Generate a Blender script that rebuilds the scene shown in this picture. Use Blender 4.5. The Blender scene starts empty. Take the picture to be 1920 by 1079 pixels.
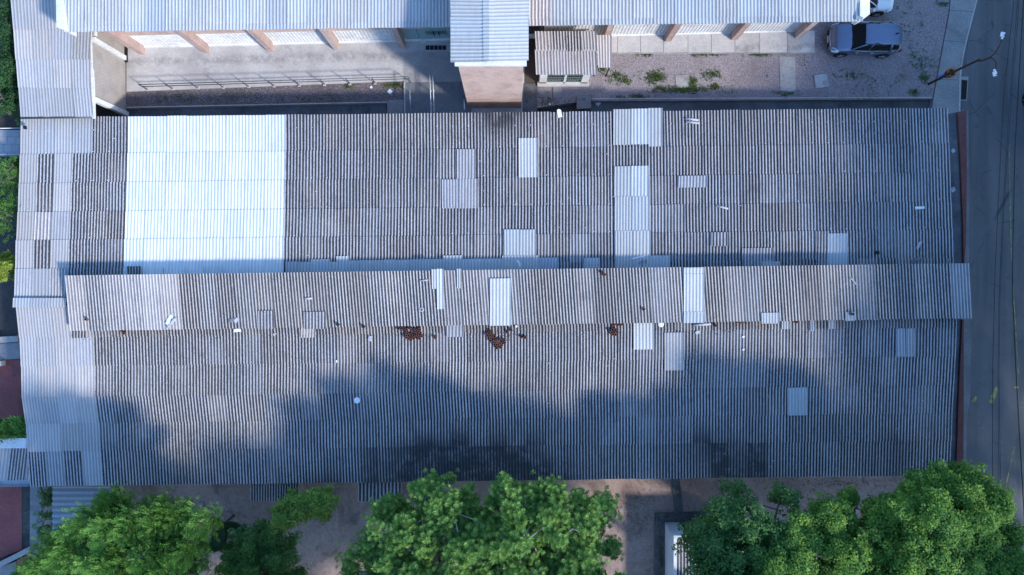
import bpy, math, random
import numpy as np
from mathutils import Vector, Matrix

R = math.radians
rng = random.Random(7)
nr = np.random.RandomState(11)
sc = bpy.context.scene
COL = sc.collection
CAM_H = 40.8
FPX = 1280.0

# ------------------------------------------------------------------ camera, light, exposure
cd = bpy.data.cameras.new('camera'); cam = bpy.data.objects.new('camera', cd); COL.objects.link(cam)
cam.location = (0, 0, CAM_H); cam.rotation_euler = (0, 0, 0)
cd.sensor_width = 36.0; cd.lens = 24.0; cd.clip_start = 0.5; cd.clip_end = 1500
sc.camera = cam

SUNV = Vector((1.08, -0.76, 1.0)).normalized()          # towards the sun
SUN_EL = math.asin(SUNV.z); SUN_AZ = math.atan2(SUNV.x, SUNV.y)
world = bpy.data.worlds.new('World'); sc.world = world; world.use_nodes = True
wn = world.node_tree.nodes; wl = world.node_tree.links
bg = wn['Background']
sky = wn.new('ShaderNodeTexSky'); sky.sky_type = 'NISHITA'; sky.sun_disc = False
sky.sun_elevation = SUN_EL; sky.sun_rotation = SUN_AZ
sky.air_density = 1.6; sky.dust_density = 0.8; sky.ozone_density = 8.0
tw = wn.new('ShaderNodeMix'); tw.data_type = 'RGBA'; tw.blend_type = 'MULTIPLY'; tw.inputs[0].default_value = 1.0
wl.new(sky.outputs[0], tw.inputs[6]); tw.inputs[7].default_value = (0.84, 0.95, 1.06, 1)      # deep blue evening sky
wl.new(tw.outputs[2], bg.inputs[0]); bg.inputs[1].default_value = 0.15
sl = bpy.data.lights.new('sun', 'SUN'); sl.energy = 2.0; sl.angle = R(5.0); sl.color = (1.0, 0.96, 0.90)
so = bpy.data.objects.new('sun', sl); COL.objects.link(so)
so.rotation_euler = SUNV.to_track_quat('Z', 'Y').to_euler(); so.location = (30, -22, 40)
vs = sc.view_settings
vs.view_transform = 'Standard'; vs.look = 'None'; vs.gamma = 1.0; vs.use_curve_mapping = False
vs.exposure = 1.32

# ------------------------------------------------------------------ helpers
def P(px, py, z=0.0):
    s = (CAM_H - z) / FPX
    return Vector(((px - 960) * s, (539.5 - py) * s, z))

def node_mat(name):
    m = bpy.data.materials.new(name); m.use_nodes = True
    nt = m.node_tree; b = nt.nodes['Principled BSDF']
    return m, nt, b

def math_n(nt, op, a, b=None, c=None, clamp=False):
    n = nt.nodes.new('ShaderNodeMath'); n.operation = op; n.use_clamp = clamp
    for i, v in enumerate((a, b, c)):
        if v is None: continue
        if isinstance(v, (int, float)): n.inputs[i].default_value = v
        else: nt.links.new(v, n.inputs[i])
    return n.outputs[0]

def mixc(nt, f, a, b):
    n = nt.nodes.new('ShaderNodeMix'); n.data_type = 'RGBA'
    for k, v in (('Factor', f), ('A', a), ('B', b)):
        i = [s for s in n.inputs if s.name == k and s.enabled][0] if k != 'Factor' else n.inputs[0]
        if isinstance(v, (int, float)): i.default_value = v
        elif isinstance(v, tuple): i.default_value = (*v[:3], 1)
        else: nt.links.new(v, i)
    return [o for o in n.outputs if o.enabled][0]

def noise(nt, scale, detail=4, rough=0.55, vec=None, dist=0.0):
    n = nt.nodes.new('ShaderNodeTexNoise')
    n.inputs['Scale'].default_value = scale; n.inputs['Detail'].default_value = detail
    n.inputs['Roughness'].default_value = rough; n.inputs['Distortion'].default_value = dist
    nt.links.new(vec if vec is not None else pos(nt), n.inputs['Vector'])
    return n.outputs['Fac']

def pos(nt):
    for n in nt.nodes:
        if n.bl_idname == 'ShaderNodeNewGeometry': return n.outputs['Position']
    return nt.nodes.new('ShaderNodeNewGeometry').outputs['Position']

def ss(nt, v, lo, hi, a=0.0, b=1.0):
    n = nt.nodes.new('ShaderNodeMapRange'); n.interpolation_type = 'SMOOTHSTEP'
    nt.links.new(v, n.inputs[0])
    n.inputs[1].default_value = lo; n.inputs[2].default_value = hi
    n.inputs[3].default_value = a; n.inputs[4].default_value = b
    return n.outputs[0]

def bump(nt, b, h, strength=0.3, dist=0.02):
    n = nt.nodes.new('ShaderNodeBump'); n.inputs['Strength'].default_value = strength
    n.inputs['Distance'].default_value = dist
    nt.links.new(h, n.inputs['Height']); nt.links.new(n.outputs[0], b.inputs['Normal'])

def simple(name, c1, c2=None, rough=0.8, s_big=0.6, s_fine=9.0, c3=None, s3=0.25, amt3=0.6, bmp=0.2, bd=0.01, metal=0.0, spec=0.3, ramp=(0.35, 0.65)):
    """base colour varied by broad and fine noise; c3: shaped stains"""
    m, nt, b = node_mat(name)
    c2 = c2 or tuple(x * 0.8 for x in c1)
    f = ss(nt, noise(nt, s_big, 6, 0.6), ramp[0], ramp[1])
    g = noise(nt, s_fine, 5, 0.7)
    c = mixc(nt, f, c1, c2)
    c = mixc(nt, ss(nt, g, 0.3, 0.75, 0, 0.55), c, tuple(x * 0.6 for x in c2))
    if c3:
        h = ss(nt, noise(nt, s3, 8, 0.68, dist=0.6), 0.5, 0.68, 0, amt3)
        c = mixc(nt, h, c, c3)
    nt.links.new(c, b.inputs['Base Color'])
    b.inputs['Roughness'].default_value = rough; b.inputs['Metallic'].default_value = metal
    b.inputs['Specular IOR Level'].default_value = spec
    if bmp: bump(nt, b, g, bmp, bd)
    return m

def combine_axes(nt, ax):
    sp = nt.nodes.new('ShaderNodeSeparateXYZ'); nt.links.new(pos(nt), sp.inputs[0])
    cb = nt.nodes.new('ShaderNodeCombineXYZ')
    nt.links.new(sp.outputs[ax[0]], cb.inputs[0]); nt.links.new(sp.outputs[ax[1]], cb.inputs[1])
    return cb.outputs[0]

def brick_mat(name, ax, c1, c2, mortar, bw=0.22, bh=0.075, ms=0.012, rough=0.85, stain=None):
    m, nt, b = node_mat(name)
    t = nt.nodes.new('ShaderNodeTexBrick'); nt.links.new(combine_axes(nt, ax), t.inputs['Vector'])
    t.inputs['Color1'].default_value = (*c1, 1); t.inputs['Color2'].default_value = (*c2, 1)
    t.inputs['Mortar'].default_value = (*mortar, 1); t.inputs['Scale'].default_value = 1
    t.inputs['Mortar Size'].default_value = ms; t.inputs['Mortar Smooth'].default_value = 0.1
    t.inputs['Brick Width'].default_value = bw; t.inputs['Row Height'].default_value = bh
    c = mixc(nt, ss(nt, noise(nt, 1.2, 6, 0.7), 0.4, 0.75, 0, 0.5), t.outputs['Color'], tuple(x * 0.55 for x in c1))
    if stain: c = mixc(nt, ss(nt, noise(nt, 0.8, 6, 0.7), 0.5, 0.7, 0, 0.6), c, stain)
    nt.links.new(c, b.inputs['Base Color']); b.inputs['Roughness'].default_value = rough
    b.inputs['Specular IOR Level'].default_value = 0.2
    inv = math_n(nt, 'SUBTRACT', 1.0, t.outputs['Fac']); bump(nt, b, inv, 0.5, 0.01)
    return m

def link_obj(name, me, parent=None, kind=None, loc=None):
    o = bpy.data.objects.new(name, me); COL.objects.link(o)
    if parent is not None: o.parent = parent
    if loc is not None: o.location = loc
    if kind: o['kind'] = kind
    return o

def recenter(me, parent, local):
    n = len(me.vertices); co = np.empty(n * 3, np.float32); me.vertices.foreach_get('co', co); co = co.reshape(-1, 3)
    c = (co.min(0) + co.max(0)) / 2; c[2] = co[:, 2].min()
    co -= c; me.vertices.foreach_set('co', co.ravel()); me.update()
    c = Vector([float(v) for v in c])
    if parent is not None and not local: c = c - Vector(parent.location)
    return c

class MB:
    def __init__(s): s.v = []; s.f = []; s.mi = []; s.sm = []
    def add(s, vs, fs, mi=0, smooth=False):
        k = len(s.v); s.v += [tuple(v) for v in vs]
        for f in fs: s.f.append([i + k for i in f]); s.mi.append(mi); s.sm.append(smooth)
        return s
    def box(s, c, size, rz=0.0, mi=0, tilt=None):
        x, y, z = [d / 2 for d in size]
        M = Matrix.Rotation(rz, 3, 'Z')
        if tilt: M = M @ Matrix.Rotation(tilt[0], 3, 'X') @ Matrix.Rotation(tilt[1], 3, 'Y')
        vs = [M @ Vector((a * x, b * y, d * z)) + Vector(c) for d in (-1, 1) for b in (-1, 1) for a in (-1, 1)]
        return s.add(vs, [(0, 2, 3, 1), (4, 5, 7, 6), (0, 1, 5, 4), (2, 6, 7, 3), (0, 4, 6, 2), (1, 3, 7, 5)], mi)
    def prism(s, pts, z0, z1, mi=0):
        """pts: list of (x, y); z0, z1 floats or lists"""
        n = len(pts); a = sum(pts[i][0] * pts[(i + 1) % n][1] - pts[(i + 1) % n][0] * pts[i][1] for i in range(n))
        if a < 0: pts = pts[::-1]; 
        z0 = z0 if isinstance(z0, (list, tuple)) else [z0] * n
        z1 = z1 if isinstance(z1, (list, tuple)) else [z1] * n
        if a < 0: z0 = z0[::-1]; z1 = z1[::-1]
        vs = [(p[0], p[1], z0[i]) for i, p in enumerate(pts)] + [(p[0], p[1], z1[i]) for i, p in enumerate(pts)]
        fs = [list(range(n))[::-1], list(range(n, 2 * n))] + [(i, (i + 1) % n, n + (i + 1) % n, n + i) for i in range(n)]
        return s.add(vs, fs, mi)
    def tube(s, pts, rad, n=8, mi=0, cap=True):
        pts = [Vector(p) for p in pts]; rad = rad if isinstance(rad, (list, tuple)) else [rad] * len(pts)
        vs = []; fs = []
        up = Vector((0, 0, 1)); prev = None
        for i, p in enumerate(pts):
            d = (pts[min(i + 1, len(pts) - 1)] - pts[max(i - 1, 0)]).normalized()
            if prev is None:
                a = d.cross(up); a = a if a.length > 0.05 else d.cross(Vector((1, 0, 0)))
            else: a = prev - d * prev.dot(d)
            a.normalize(); prev = a; b = d.cross(a)
            for j in range(n):
                t = 2 * math.pi * j / n; vs.append(p + (a * math.cos(t) + b * math.sin(t)) * rad[i])
        for i in range(len(pts) - 1):
            for j in range(n):
                fs.append((i * n + j, i * n + (j + 1) % n, (i + 1) * n + (j + 1) % n, (i + 1) * n + j))
        s.add(vs, fs, mi, True)
        if cap:
            k = len(s.v) - len(vs)
            s.f.append([k + j for j in range(n)][::-1]); s.mi.append(mi); s.sm.append(False)
            k2 = k + (len(pts) - 1) * n
            s.f.append([k2 + j for j in range(n)]); s.mi.append(mi); s.sm.append(False)
        return s
    def mesh(s, name, mats):
        me = bpy.data.meshes.new(name); me.from_pydata(s.v, [], s.f)
        for m in (mats if isinstance(mats, (list, tuple)) else [mats]): me.materials.append(m)
        me.polygons.foreach_set('material_index', s.mi); me.polygons.foreach_set('use_smooth', s.sm)
        me.update(); return me
    def build(s, name, mats, parent=None, kind=None, local=False, bevel=0.0):
        me = s.mesh(name, mats); c = recenter(me, parent, local)
        o = link_obj(name, me, parent, kind, c)
        if bevel:
            b = o.modifiers.new('bevel', 'BEVEL'); b.width = bevel; b.segments = 2; b.limit_method = 'ANGLE'
        return o

def tag(o, label, cat, group=None):
    o['label'] = label; o['category'] = cat
    if group: o['group'] = group
    return o
def thing(name, label, cat, loc, rz=0.0, group=None):
    o = bpy.data.objects.new(name, None); COL.objects.link(o); o.empty_display_size = 0.5
    o.location = loc; o.rotation_euler = (0, 0, rz)
    return tag(o, label, cat, group)
def copy_tree(o, loc, rz=None, label=None):
    c = o.copy(); COL.objects.link(c); c.location = loc
    if rz is not None: c.rotation_euler = (0, 0, rz)
    if label: c['label'] = label
    for ch in list(o.children):
        d = ch.copy(); COL.objects.link(d); d.parent = c
        for g in list(ch.children):
            e = g.copy(); COL.objects.link(e); e.parent = d
    return c
def xy(*pp, z=0.0): return [tuple(P(a, b, z)[:2]) for a, b in pp]
def slab(name, pp, z0, z1, m, parent=None, kind='structure'):
    """flat slab; outline given on its top face"""
    return MB().prism(xy(*pp, z=z1), z0, z1).build(name, m, parent, kind)

# ------------------------------------------------------------------ materials
def fibre_material():
    m, nt, b = node_mat('fibre_cement')
    t = nt.nodes.new('ShaderNodeAttribute'); t.attribute_name = 'tint'
    a = nt.nodes.new('ShaderNodeAttribute'); a.attribute_name = 'aux'
    sp = nt.nodes.new('ShaderNodeSeparateColor'); nt.links.new(a.outputs['Color'], sp.inputs[0])
    wave, dirt, gloss = sp.outputs[0], sp.outputs[1], sp.outputs[2]
    st = nt.nodes.new('ShaderNodeMapping'); st.inputs['Scale'].default_value = (1, 0.55, 1)
    nt.links.new(pos(nt), st.inputs[0])
    fine = noise(nt, 17.0, 4, 0.75, st.outputs[0])
    st2 = nt.nodes.new('ShaderNodeMapping'); st2.inputs['Scale'].default_value = (1.3, 0.28, 1); nt.links.new(pos(nt), st2.inputs[0])
    mid = noise(nt, 3.5, 6, 0.7, st2.outputs[0])
    big = noise(nt, 0.32, 6, 0.62)
    # dirt and lichen lie in the valleys of the corrugation
    valley = math_n(nt, 'SUBTRACT', 1.0, ss(nt, math_n(nt, 'ADD', wave, math_n(nt, 'MULTIPLY', math_n(nt, 'SUBTRACT', fine, 0.5), 1.3)), 0.38, 0.80))
    spots = ss(nt, fine, 0.56, 0.7, 0, 0.75)
    patch = ss(nt, mid, 0.48, 0.75, 0, 0.5)
    bigp = ss(nt, big, 0.36, 0.66, 0.93, 1.14)
    k = math_n(nt, 'MAXIMUM', math_n(nt, 'MULTIPLY', valley, 0.92), math_n(nt, 'MAXIMUM', spots, patch))
    k = math_n(nt, 'MULTIPLY', math_n(nt, 'MULTIPLY', k, bigp), dirt, clamp=True)
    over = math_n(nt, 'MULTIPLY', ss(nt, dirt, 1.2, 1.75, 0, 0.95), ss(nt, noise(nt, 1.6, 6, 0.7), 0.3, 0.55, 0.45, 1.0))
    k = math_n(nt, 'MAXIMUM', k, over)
    c = mixc(nt, ss(nt, mid, 0.3, 0.7, 0, 0.3), t.outputs['Color'], (0.30, 0.27, 0.26))
    gl0 = mixc(nt, gloss, c, t.outputs['Color'])
    c = mixc(nt, k, gl0, (0.042, 0.043, 0.048))
    white = ss(nt, noise(nt, 26.0, 2, 0.5), 0.74, 0.8, 0, 0.5)
    c = mixc(nt, math_n(nt, 'MULTIPLY', white, dirt, clamp=True), c, (0.6, 0.6, 0.6))
    nt.links.new(c, b.inputs['Base Color'])
    nt.links.new(ss(nt, gloss, 0.0, 1.0, 0.9, 0.5), b.inputs['Roughness'])
    b.inputs['Specular IOR Level'].default_value = 0.25
    bump(nt, b, fine, 0.25, 0.01)
    return m
M_FIB = fibre_material()
M_CONC = simple('concrete', (0.40, 0.38, 0.36), (0.30, 0.285, 0.27), 0.85, 0.5, 7, (0.13, 0.125, 0.12), 0.45, 0.7)
M_CONC2 = simple('concrete_pale', (0.54, 0.50, 0.475), (0.45, 0.42, 0.40), 0.85, 0.8, 9, (0.2, 0.19, 0.18), 0.6, 0.5)
M_CONCD = simple('concrete_damp', (0.15, 0.15, 0.155), (0.09, 0.09, 0.095), 0.6, 0.8, 9, (0.04, 0.04, 0.04), 0.7, 0.7)
M_WALK = simple('walkway_concrete', (0.27, 0.26, 0.26), (0.20, 0.195, 0.2), 0.8, 0.4, 6, (0.1, 0.1, 0.1), 0.5, 0.6)
M_PLASTER = simple('white_plaster', (0.80, 0.79, 0.77), (0.70, 0.68, 0.66), 0.85, 1.0, 6, (0.35, 0.33, 0.3), 0.8, 0.35)
M_TAN = simple('tan_render', (0.40, 0.35, 0.30), (0.33, 0.29, 0.25), 0.9, 1.0, 6)
M_SOIL = simple('red_soil', (0.43, 0.31, 0.265), (0.31, 0.225, 0.195), 0.95, 0.35, 5, (0.07, 0.05, 0.045), 0.5, 0.6, bmp=0.5, bd=0.03)
M_EARTH = simple('dark_earth', (0.085, 0.075, 0.07), (0.05, 0.045, 0.045), 0.95, 0.5, 5, bmp=0.5, bd=0.03)
def asphalt_material():
    m, nt, b = node_mat('asphalt')
    mp = nt.nodes.new('ShaderNodeMapping'); mp.inputs['Scale'].default_value = (1.1, 0.09, 1); nt.links.new(pos(nt), mp.inputs[0])
    c = mixc(nt, ss(nt, noise(nt, 1.0, 6, 0.65, mp.outputs[0]), 0.3, 0.7), (0.095, 0.095, 0.10), (0.165, 0.16, 0.165))
    c = mixc(nt, ss(nt, noise(nt, 0.35, 7, 0.7, dist=0.8), 0.5, 0.62, 0, 0.45), c, (0.17, 0.165, 0.16))
    c = mixc(nt, ss(nt, noise(nt, 0.9, 6, 0.75), 0.58, 0.7, 0, 0.5), c, (0.05, 0.05, 0.052))
    g = noise(nt, 22, 4, 0.8); c = mixc(nt, ss(nt, g, 0.35, 0.75, 0, 0.55), c, (0.055, 0.055, 0.058))
    v = nt.nodes.new('ShaderNodeTexVoronoi'); v.feature = 'DISTANCE_TO_EDGE'; v.inputs['Scale'].default_value = 0.33; nt.links.new(pos(nt), v.inputs['Vector'])
    crack = math_n(nt, 'MULTIPLY', ss(nt, v.outputs['Distance'], 0.0, 0.012, 1, 0), ss(nt, noise(nt, 0.6, 3, 0.6), 0.5, 0.6))
    c = mixc(nt, math_n(nt, 'MULTIPLY', crack, 0.7), c, (0.025, 0.025, 0.027))
    nt.links.new(c, b.inputs['Base Color']); b.inputs['Roughness'].default_value = 0.85; bump(nt, b, g, 0.3, 0.01)
    return m
M_ASPH = asphalt_material()
M_REDF = simple('red_floor_paint', (0.30, 0.085, 0.075), (0.22, 0.065, 0.06), 0.75, 0.7, 6, (0.08, 0.04, 0.04), 0.6, 0.6)
M_METAL = simple('galvanised_steel', (0.42, 0.44, 0.47), (0.33, 0.35, 0.38), 0.45, 1.5, 9, metal=0.5, bmp=0)
M_WPAINT = simple('white_painted_metal', (0.75, 0.77, 0.78), (0.65, 0.67, 0.68), 0.45, 1.5, 9, bmp=0)
M_DARKM = simple('dark_rail_steel', (0.10, 0.11, 0.14), (0.08, 0.085, 0.1), 0.5, 2, 9, metal=0.4, bmp=0)
M_RUST = simple('rusty_steel', (0.10, 0.045, 0.03), (0.06, 0.03, 0.022), 0.8, 2.0, 12, bmp=0.2)
M_BLACK = simple('black_rubber', (0.012, 0.012, 0.013), (0.01, 0.01, 0.01), 0.7, 2, 12, bmp=0)
M_CABLE = simple('cable_sheath', (0.014, 0.014, 0.016), (0.012, 0.012, 0.012), 0.6, 2, 12, bmp=0)
M_ORANGE = simple('orange_plastic', (0.62, 0.22, 0.03), (0.5, 0.17, 0.03), 0.5, 4, 12, bmp=0)
M_BLUEP = simple('blue_paint', (0.05, 0.14, 0.5), (0.04, 0.1, 0.4), 0.5, 4, 12, bmp=0)
M_CLAY = simple('fired_clay', (0.21, 0.09, 0.068), (0.10, 0.048, 0.04), 0.85, 6, 30, bmp=0.1)
M_WOOD = simple('weathered_board', (0.34, 0.33, 0.32), (0.22, 0.22, 0.22), 0.9, 3, 20, bmp=0.2)
M_YELL = simple('worn_yellow_paint', (0.52, 0.46, 0.12), (0.2, 0.19, 0.11), 0.8, 2.5, 16, bmp=0.1, ramp=(0.35, 0.6))
M_BARK = simple('bark', (0.20, 0.17, 0.15), (0.12, 0.10, 0.09), 0.95, 3, 14, bmp=0.6, bd=0.02)
M_BARKP = simple('pale_bark', (0.36, 0.34, 0.32), (0.25, 0.23, 0.22), 0.95, 3, 14, bmp=0.5, bd=0.02)
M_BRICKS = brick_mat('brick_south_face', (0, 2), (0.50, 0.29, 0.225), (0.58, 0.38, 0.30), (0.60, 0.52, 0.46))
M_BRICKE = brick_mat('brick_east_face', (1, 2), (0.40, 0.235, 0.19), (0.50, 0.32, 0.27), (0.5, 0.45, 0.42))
M_BRICKR = brick_mat('red_brick_top', (1, 0), (0.21, 0.06, 0.05), (0.15, 0.055, 0.05), (0.1, 0.08, 0.08), 0.12, 0.24, 0.012)
M_TILE = brick_mat('wall_tile', (1, 2), (0.37, 0.33, 0.30), (0.40, 0.36, 0.33), (0.27, 0.24, 0.22), 0.2, 0.2, 0.008, 0.5)
M_BTILE = brick_mat('grey_floor_tile', (0, 1), (0.36, 0.37, 0.40), (0.32, 0.33, 0.37), (0.2, 0.2, 0.22), 0.45, 0.45, 0.012, 0.6)
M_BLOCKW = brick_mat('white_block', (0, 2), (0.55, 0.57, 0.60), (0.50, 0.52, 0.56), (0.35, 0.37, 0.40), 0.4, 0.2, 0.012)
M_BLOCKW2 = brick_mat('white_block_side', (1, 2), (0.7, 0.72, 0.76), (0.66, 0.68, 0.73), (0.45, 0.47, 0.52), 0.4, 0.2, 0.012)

def gravel_material(name, base, dark, green=True):
    m, nt, b = node_mat(name)
    v = nt.nodes.new('ShaderNodeTexVoronoi'); v.inputs['Scale'].default_value = 26; nt.links.new(pos(nt), v.inputs['Vector'])
    sp = nt.nodes.new('ShaderNodeSeparateColor'); nt.links.new(v.outputs['Color'], sp.inputs[0])
    c = mixc(nt, sp.outputs[0], base, tuple(x * 0.62 for x in base))
    c = mixc(nt, ss(nt, sp.outputs[1], 0.8, 0.95, 0, 0.5), c, (0.5, 0.45, 0.45))
    c = mixc(nt, ss(nt, v.outputs['Distance'], 0.45, 0.75, 0, 0.8), c, dark)
    c = mixc(nt, ss(nt, noise(nt, 0.5, 7, 0.7), 0.48, 0.7, 0, 0.5), c, dark)
    if green:
        g = math_n(nt, 'MULTIPLY', ss(nt, noise(nt, 0.55, 3, 0.6, dist=0.4), 0.58, 0.66), ss(nt, noise(nt, 9, 3, 0.6), 0.5, 0.6))
        c = mixc(nt, math_n(nt, 'MULTIPLY', g, 0.75), c, (0.06, 0.085, 0.03))
    nt.links.new(c, b.inputs['Base Color']); b.inputs['Roughness'].default_value = 0.95
    b.inputs['Specular IOR Level'].default_value = 0.2
    inv = math_n(nt, 'SUBTRACT', 1.0, v.outputs['Distance']); bump(nt, b, inv, 0.7, 0.03)
    return m
M_GRAVEL = gravel_material('crushed_gravel', (0.37, 0.315, 0.325), (0.17, 0.135, 0.13))
M_GRAVEL2 = gravel_material('dark_gravel', (0.2, 0.165, 0.175), (0.06, 0.05, 0.05))

def yard_material():
    """pale pavement with a mould line along the old kerb joint"""
    m, nt, b = node_mat('stained_yard_concrete')
    f = ss(nt, noise(nt, 0.35, 7, 0.65), 0.35, 0.65)
    g = noise(nt, 7, 6, 0.75)
    c = mixc(nt, f, (0.50, 0.47, 0.45), (0.36, 0.335, 0.32))
    c = mixc(nt, ss(nt, g, 0.35, 0.75, 0, 0.4), c, (0.2, 0.185, 0.175))
    sp = nt.nodes.new('ShaderNodeSeparateXYZ'); nt.links.new(pos(nt), sp.inputs[0])
    yy = math_n(nt, 'SUBTRACT', sp.outputs[1], math_n(nt, 'MULTIPLY_ADD', sp.outputs[0], 0.0205, 13.98))
    wob = math_n(nt, 'MULTIPLY_ADD', noise(nt, 0.9, 5, 0.7), 1.2, -0.6)
    d = math_n(nt, 'ABSOLUTE', math_n(nt, 'ADD', yy, math_n(nt, 'MULTIPLY', wob, 0.25)))
    mould = math_n(nt, 'MULTIPLY', ss(nt, d, 0.0, 0.5, 1, 0), ss(nt, noise(nt, 1.6, 7, 0.75), 0.38, 0.62))
    c = mixc(nt, math_n(nt, 'MULTIPLY', mould, 0.5), c, (0.085, 0.08, 0.075))
    c = mixc(nt, ss(nt, noise(nt, 0.8, 8, 0.7, dist=1.0), 0.56, 0.72, 0, 0.5), c, (0.16, 0.15, 0.145))
    nt.links.new(c, b.inputs['Base Color']); b.inputs['Roughness'].default_value = 0.85
    bump(nt, b, g, 0.2, 0.01)
    return m
M_YARD = yard_material()

def glass_mat(name, col, rough=0.08):
    m, nt, b = node_mat(name)
    b.inputs['Base Color'].default_value = (*col, 1); b.inputs['Roughness'].default_value = rough
    b.inputs['Specular IOR Level'].default_value = 0.3
    return m
M_DGLASS = glass_mat('dark_glass', (0.012, 0.014, 0.016), 0.04)
M_GGLASS = glass_mat('green_glass', (0.22, 0.34, 0.32), 0.2)
def paint(name, col, metal, coat=0.6):
    m, nt, b = node_mat(name)
    b.inputs['Base Color'].default_value = (*col, 1); b.inputs['Metallic'].default_value = metal
    b.inputs['Roughness'].default_value = 0.32; b.inputs['Coat Weight'].default_value = coat; b.inputs['Coat Roughness'].default_value = 0.05
    return m
M_CARG = paint('grey_car_paint', (0.13, 0.165, 0.24), 0.6)
M_CARW = paint('white_car_paint', (0.72, 0.74, 0.75), 0.0)
M_CARK = paint('black_car_paint', (0.02, 0.02, 0.022), 0.0)
M_CHROME = paint('chrome', (0.7, 0.7, 0.72), 1.0, 0.0)
M_TRIM = glass_mat('black_trim', (0.015, 0.015, 0.016), 0.45)
M_LAMPG = glass_mat('lamp_glass', (0.5, 0.55, 0.6), 0.1)

def leaf_material(name, trans=0.35, rough=0.5):
    m, nt, b = node_mat(name)
    t = nt.nodes.new('ShaderNodeAttribute'); t.attribute_name = 'tint'
    nt.links.new(t.outputs['Color'], b.inputs['Base Color']); b.inputs['Roughness'].default_value = 0.6
    b.inputs['Specular IOR Level'].default_value = 0.15
    tr = nt.nodes.new('ShaderNodeBsdfTranslucent')
    br = mixc(nt, 0.5, t.outputs['Color'], (0.22, 0.36, 0.04))
    nt.links.new(br, tr.inputs['Color'])
    mx = nt.nodes.new('ShaderNodeMixShader'); mx.inputs[0].default_value = trans
    nt.links.new(b.outputs[0], mx.inputs[1]); nt.links.new(tr.outputs[0], mx.inputs[2])
    nt.links.new(mx.outputs[0], nt.nodes['Material Output'].inputs[0])
    return m
M_LEAF = leaf_material('leaf')

# ------------------------------------------------------------------ corrugated sheets
PROF = 6
def sheet_arrays(dl, dr, ur, ul, nw, amp, lift=0.02, lip=0.02, skew=0.0):
    """one corrugated sheet: dl, dr lower end; ul, ur upper end; waves across. z is world up."""
    n = nw * PROF
    t = np.linspace(0, 1, n + 1)
    w = 0.5 + 0.5 * np.cos(2 * np.pi * (t * nw + skew))
    zo = (w - 0.5) * 2 * amp
    dl, dr, ur, ul = [np.array(v, dtype=float) for v in (dl, dr, ur, ul)]
    low = dl + np.outer(t, dr - dl); up = ul + np.outer(t, ur - ul)
    low[:, 2] += zo + lift; up[:, 2] += zo
    # lap over the neighbour: last half wave a few mm proud
    k = PROF // 2
    low[-k:, 2] += 0.006; up[-k:, 2] += 0.006
    l2 = low.copy(); l2[:, 2] -= lip
    v = np.concatenate([l2, low, low.copy(), up]); m = n + 1
    i = np.arange(n)
    f = np.concatenate([np.stack([i, i + 1, i + 1 + m, i + m], 1), np.stack([i + 2 * m, i + 1 + 2 * m, i + 1 + 3 * m, i + 3 * m], 1)])
    return v, f, np.tile(w, 4)

def sheets_to_mesh(name, items, mat=None):
    V, F, T, A, k = [], [], [], [], 0
    for s in items:
        v, f, w = s['geo']; V.append(v); F.append(f + k); k += len(v)
        T.append(np.tile(np.array([*s['tint'], 1.0]), (len(v), 1)))
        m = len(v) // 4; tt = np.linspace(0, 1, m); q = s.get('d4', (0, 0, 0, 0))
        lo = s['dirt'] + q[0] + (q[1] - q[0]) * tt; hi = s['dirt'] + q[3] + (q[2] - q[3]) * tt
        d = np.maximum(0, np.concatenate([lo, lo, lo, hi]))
        A.append(np.stack([w, d, np.full(len(v), s['gloss']), np.ones(len(v))], 1))
    V = np.concatenate(V); F = np.concatenate(F); T = np.concatenate(T); A = np.concatenate(A)
    me = bpy.data.meshes.new(name)
    me.vertices.add(len(V)); me.vertices.foreach_set('co', V.astype(np.float32).ravel())
    me.loops.add(len(F) * 4); me.loops.foreach_set('vertex_index', F.astype(np.int32).ravel())
    me.polygons.add(len(F)); me.polygons.foreach_set('loop_start', np.arange(0, len(F) * 4, 4, dtype=np.int32))
    me.polygons.foreach_set('use_smooth', np.ones(len(F), bool))
    a = me.attributes.new('tint', 'FLOAT_COLOR', 'POINT'); a.data.foreach_set('color', T.astype(np.float32).ravel())
    a = me.attributes.new('aux', 'FLOAT_COLOR', 'POINT'); a.data.foreach_set('color', A.astype(np.float32).ravel())
    me.materials.append(mat or M_FIB); me.update(calc_edges=True); me.validate()
    return me

KIND = {  # tint, dirt, gloss
    'dark':   ((0.42, 0.395, 0.395), 1.08, 0.0),
    'brown':  ((0.40, 0.36, 0.345), 1.12, 0.0),
    'mid':    ((0.465, 0.425, 0.405), 0.95, 0.0),
    'light':  ((0.435, 0.41, 0.40), 0.36, 0.1),
    'pale':   ((0.42, 0.415, 0.42), 0.35, 0.2),
    'faded':  ((0.44, 0.435, 0.455), 0.55, 0.1),
    'dull':   ((0.42, 0.40, 0.41), 0.95, 0.0),
    'white':  ((0.66, 0.67, 0.665), 0.16, 0.2),
    'new':    ((0.43, 0.445, 0.445), 0.24, 0.3),
    'sheer':  ((0.50, 0.515, 0.515), 0.2, 0.3),
    'tin':    ((0.27, 0.285, 0.31), 0.4, 0.3),
    'metal':  ((0.46, 0.465, 0.465), 0.4, 0.2),
    'metald': ((0.38, 0.40, 0.43), 0.3, 0.4),
    'stripe': ((0.62, 0.55, 0.52), 0.65, 0.0),
    'cream':  ((0.53, 0.485, 0.47), 0.6, 0.0),
}
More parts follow.
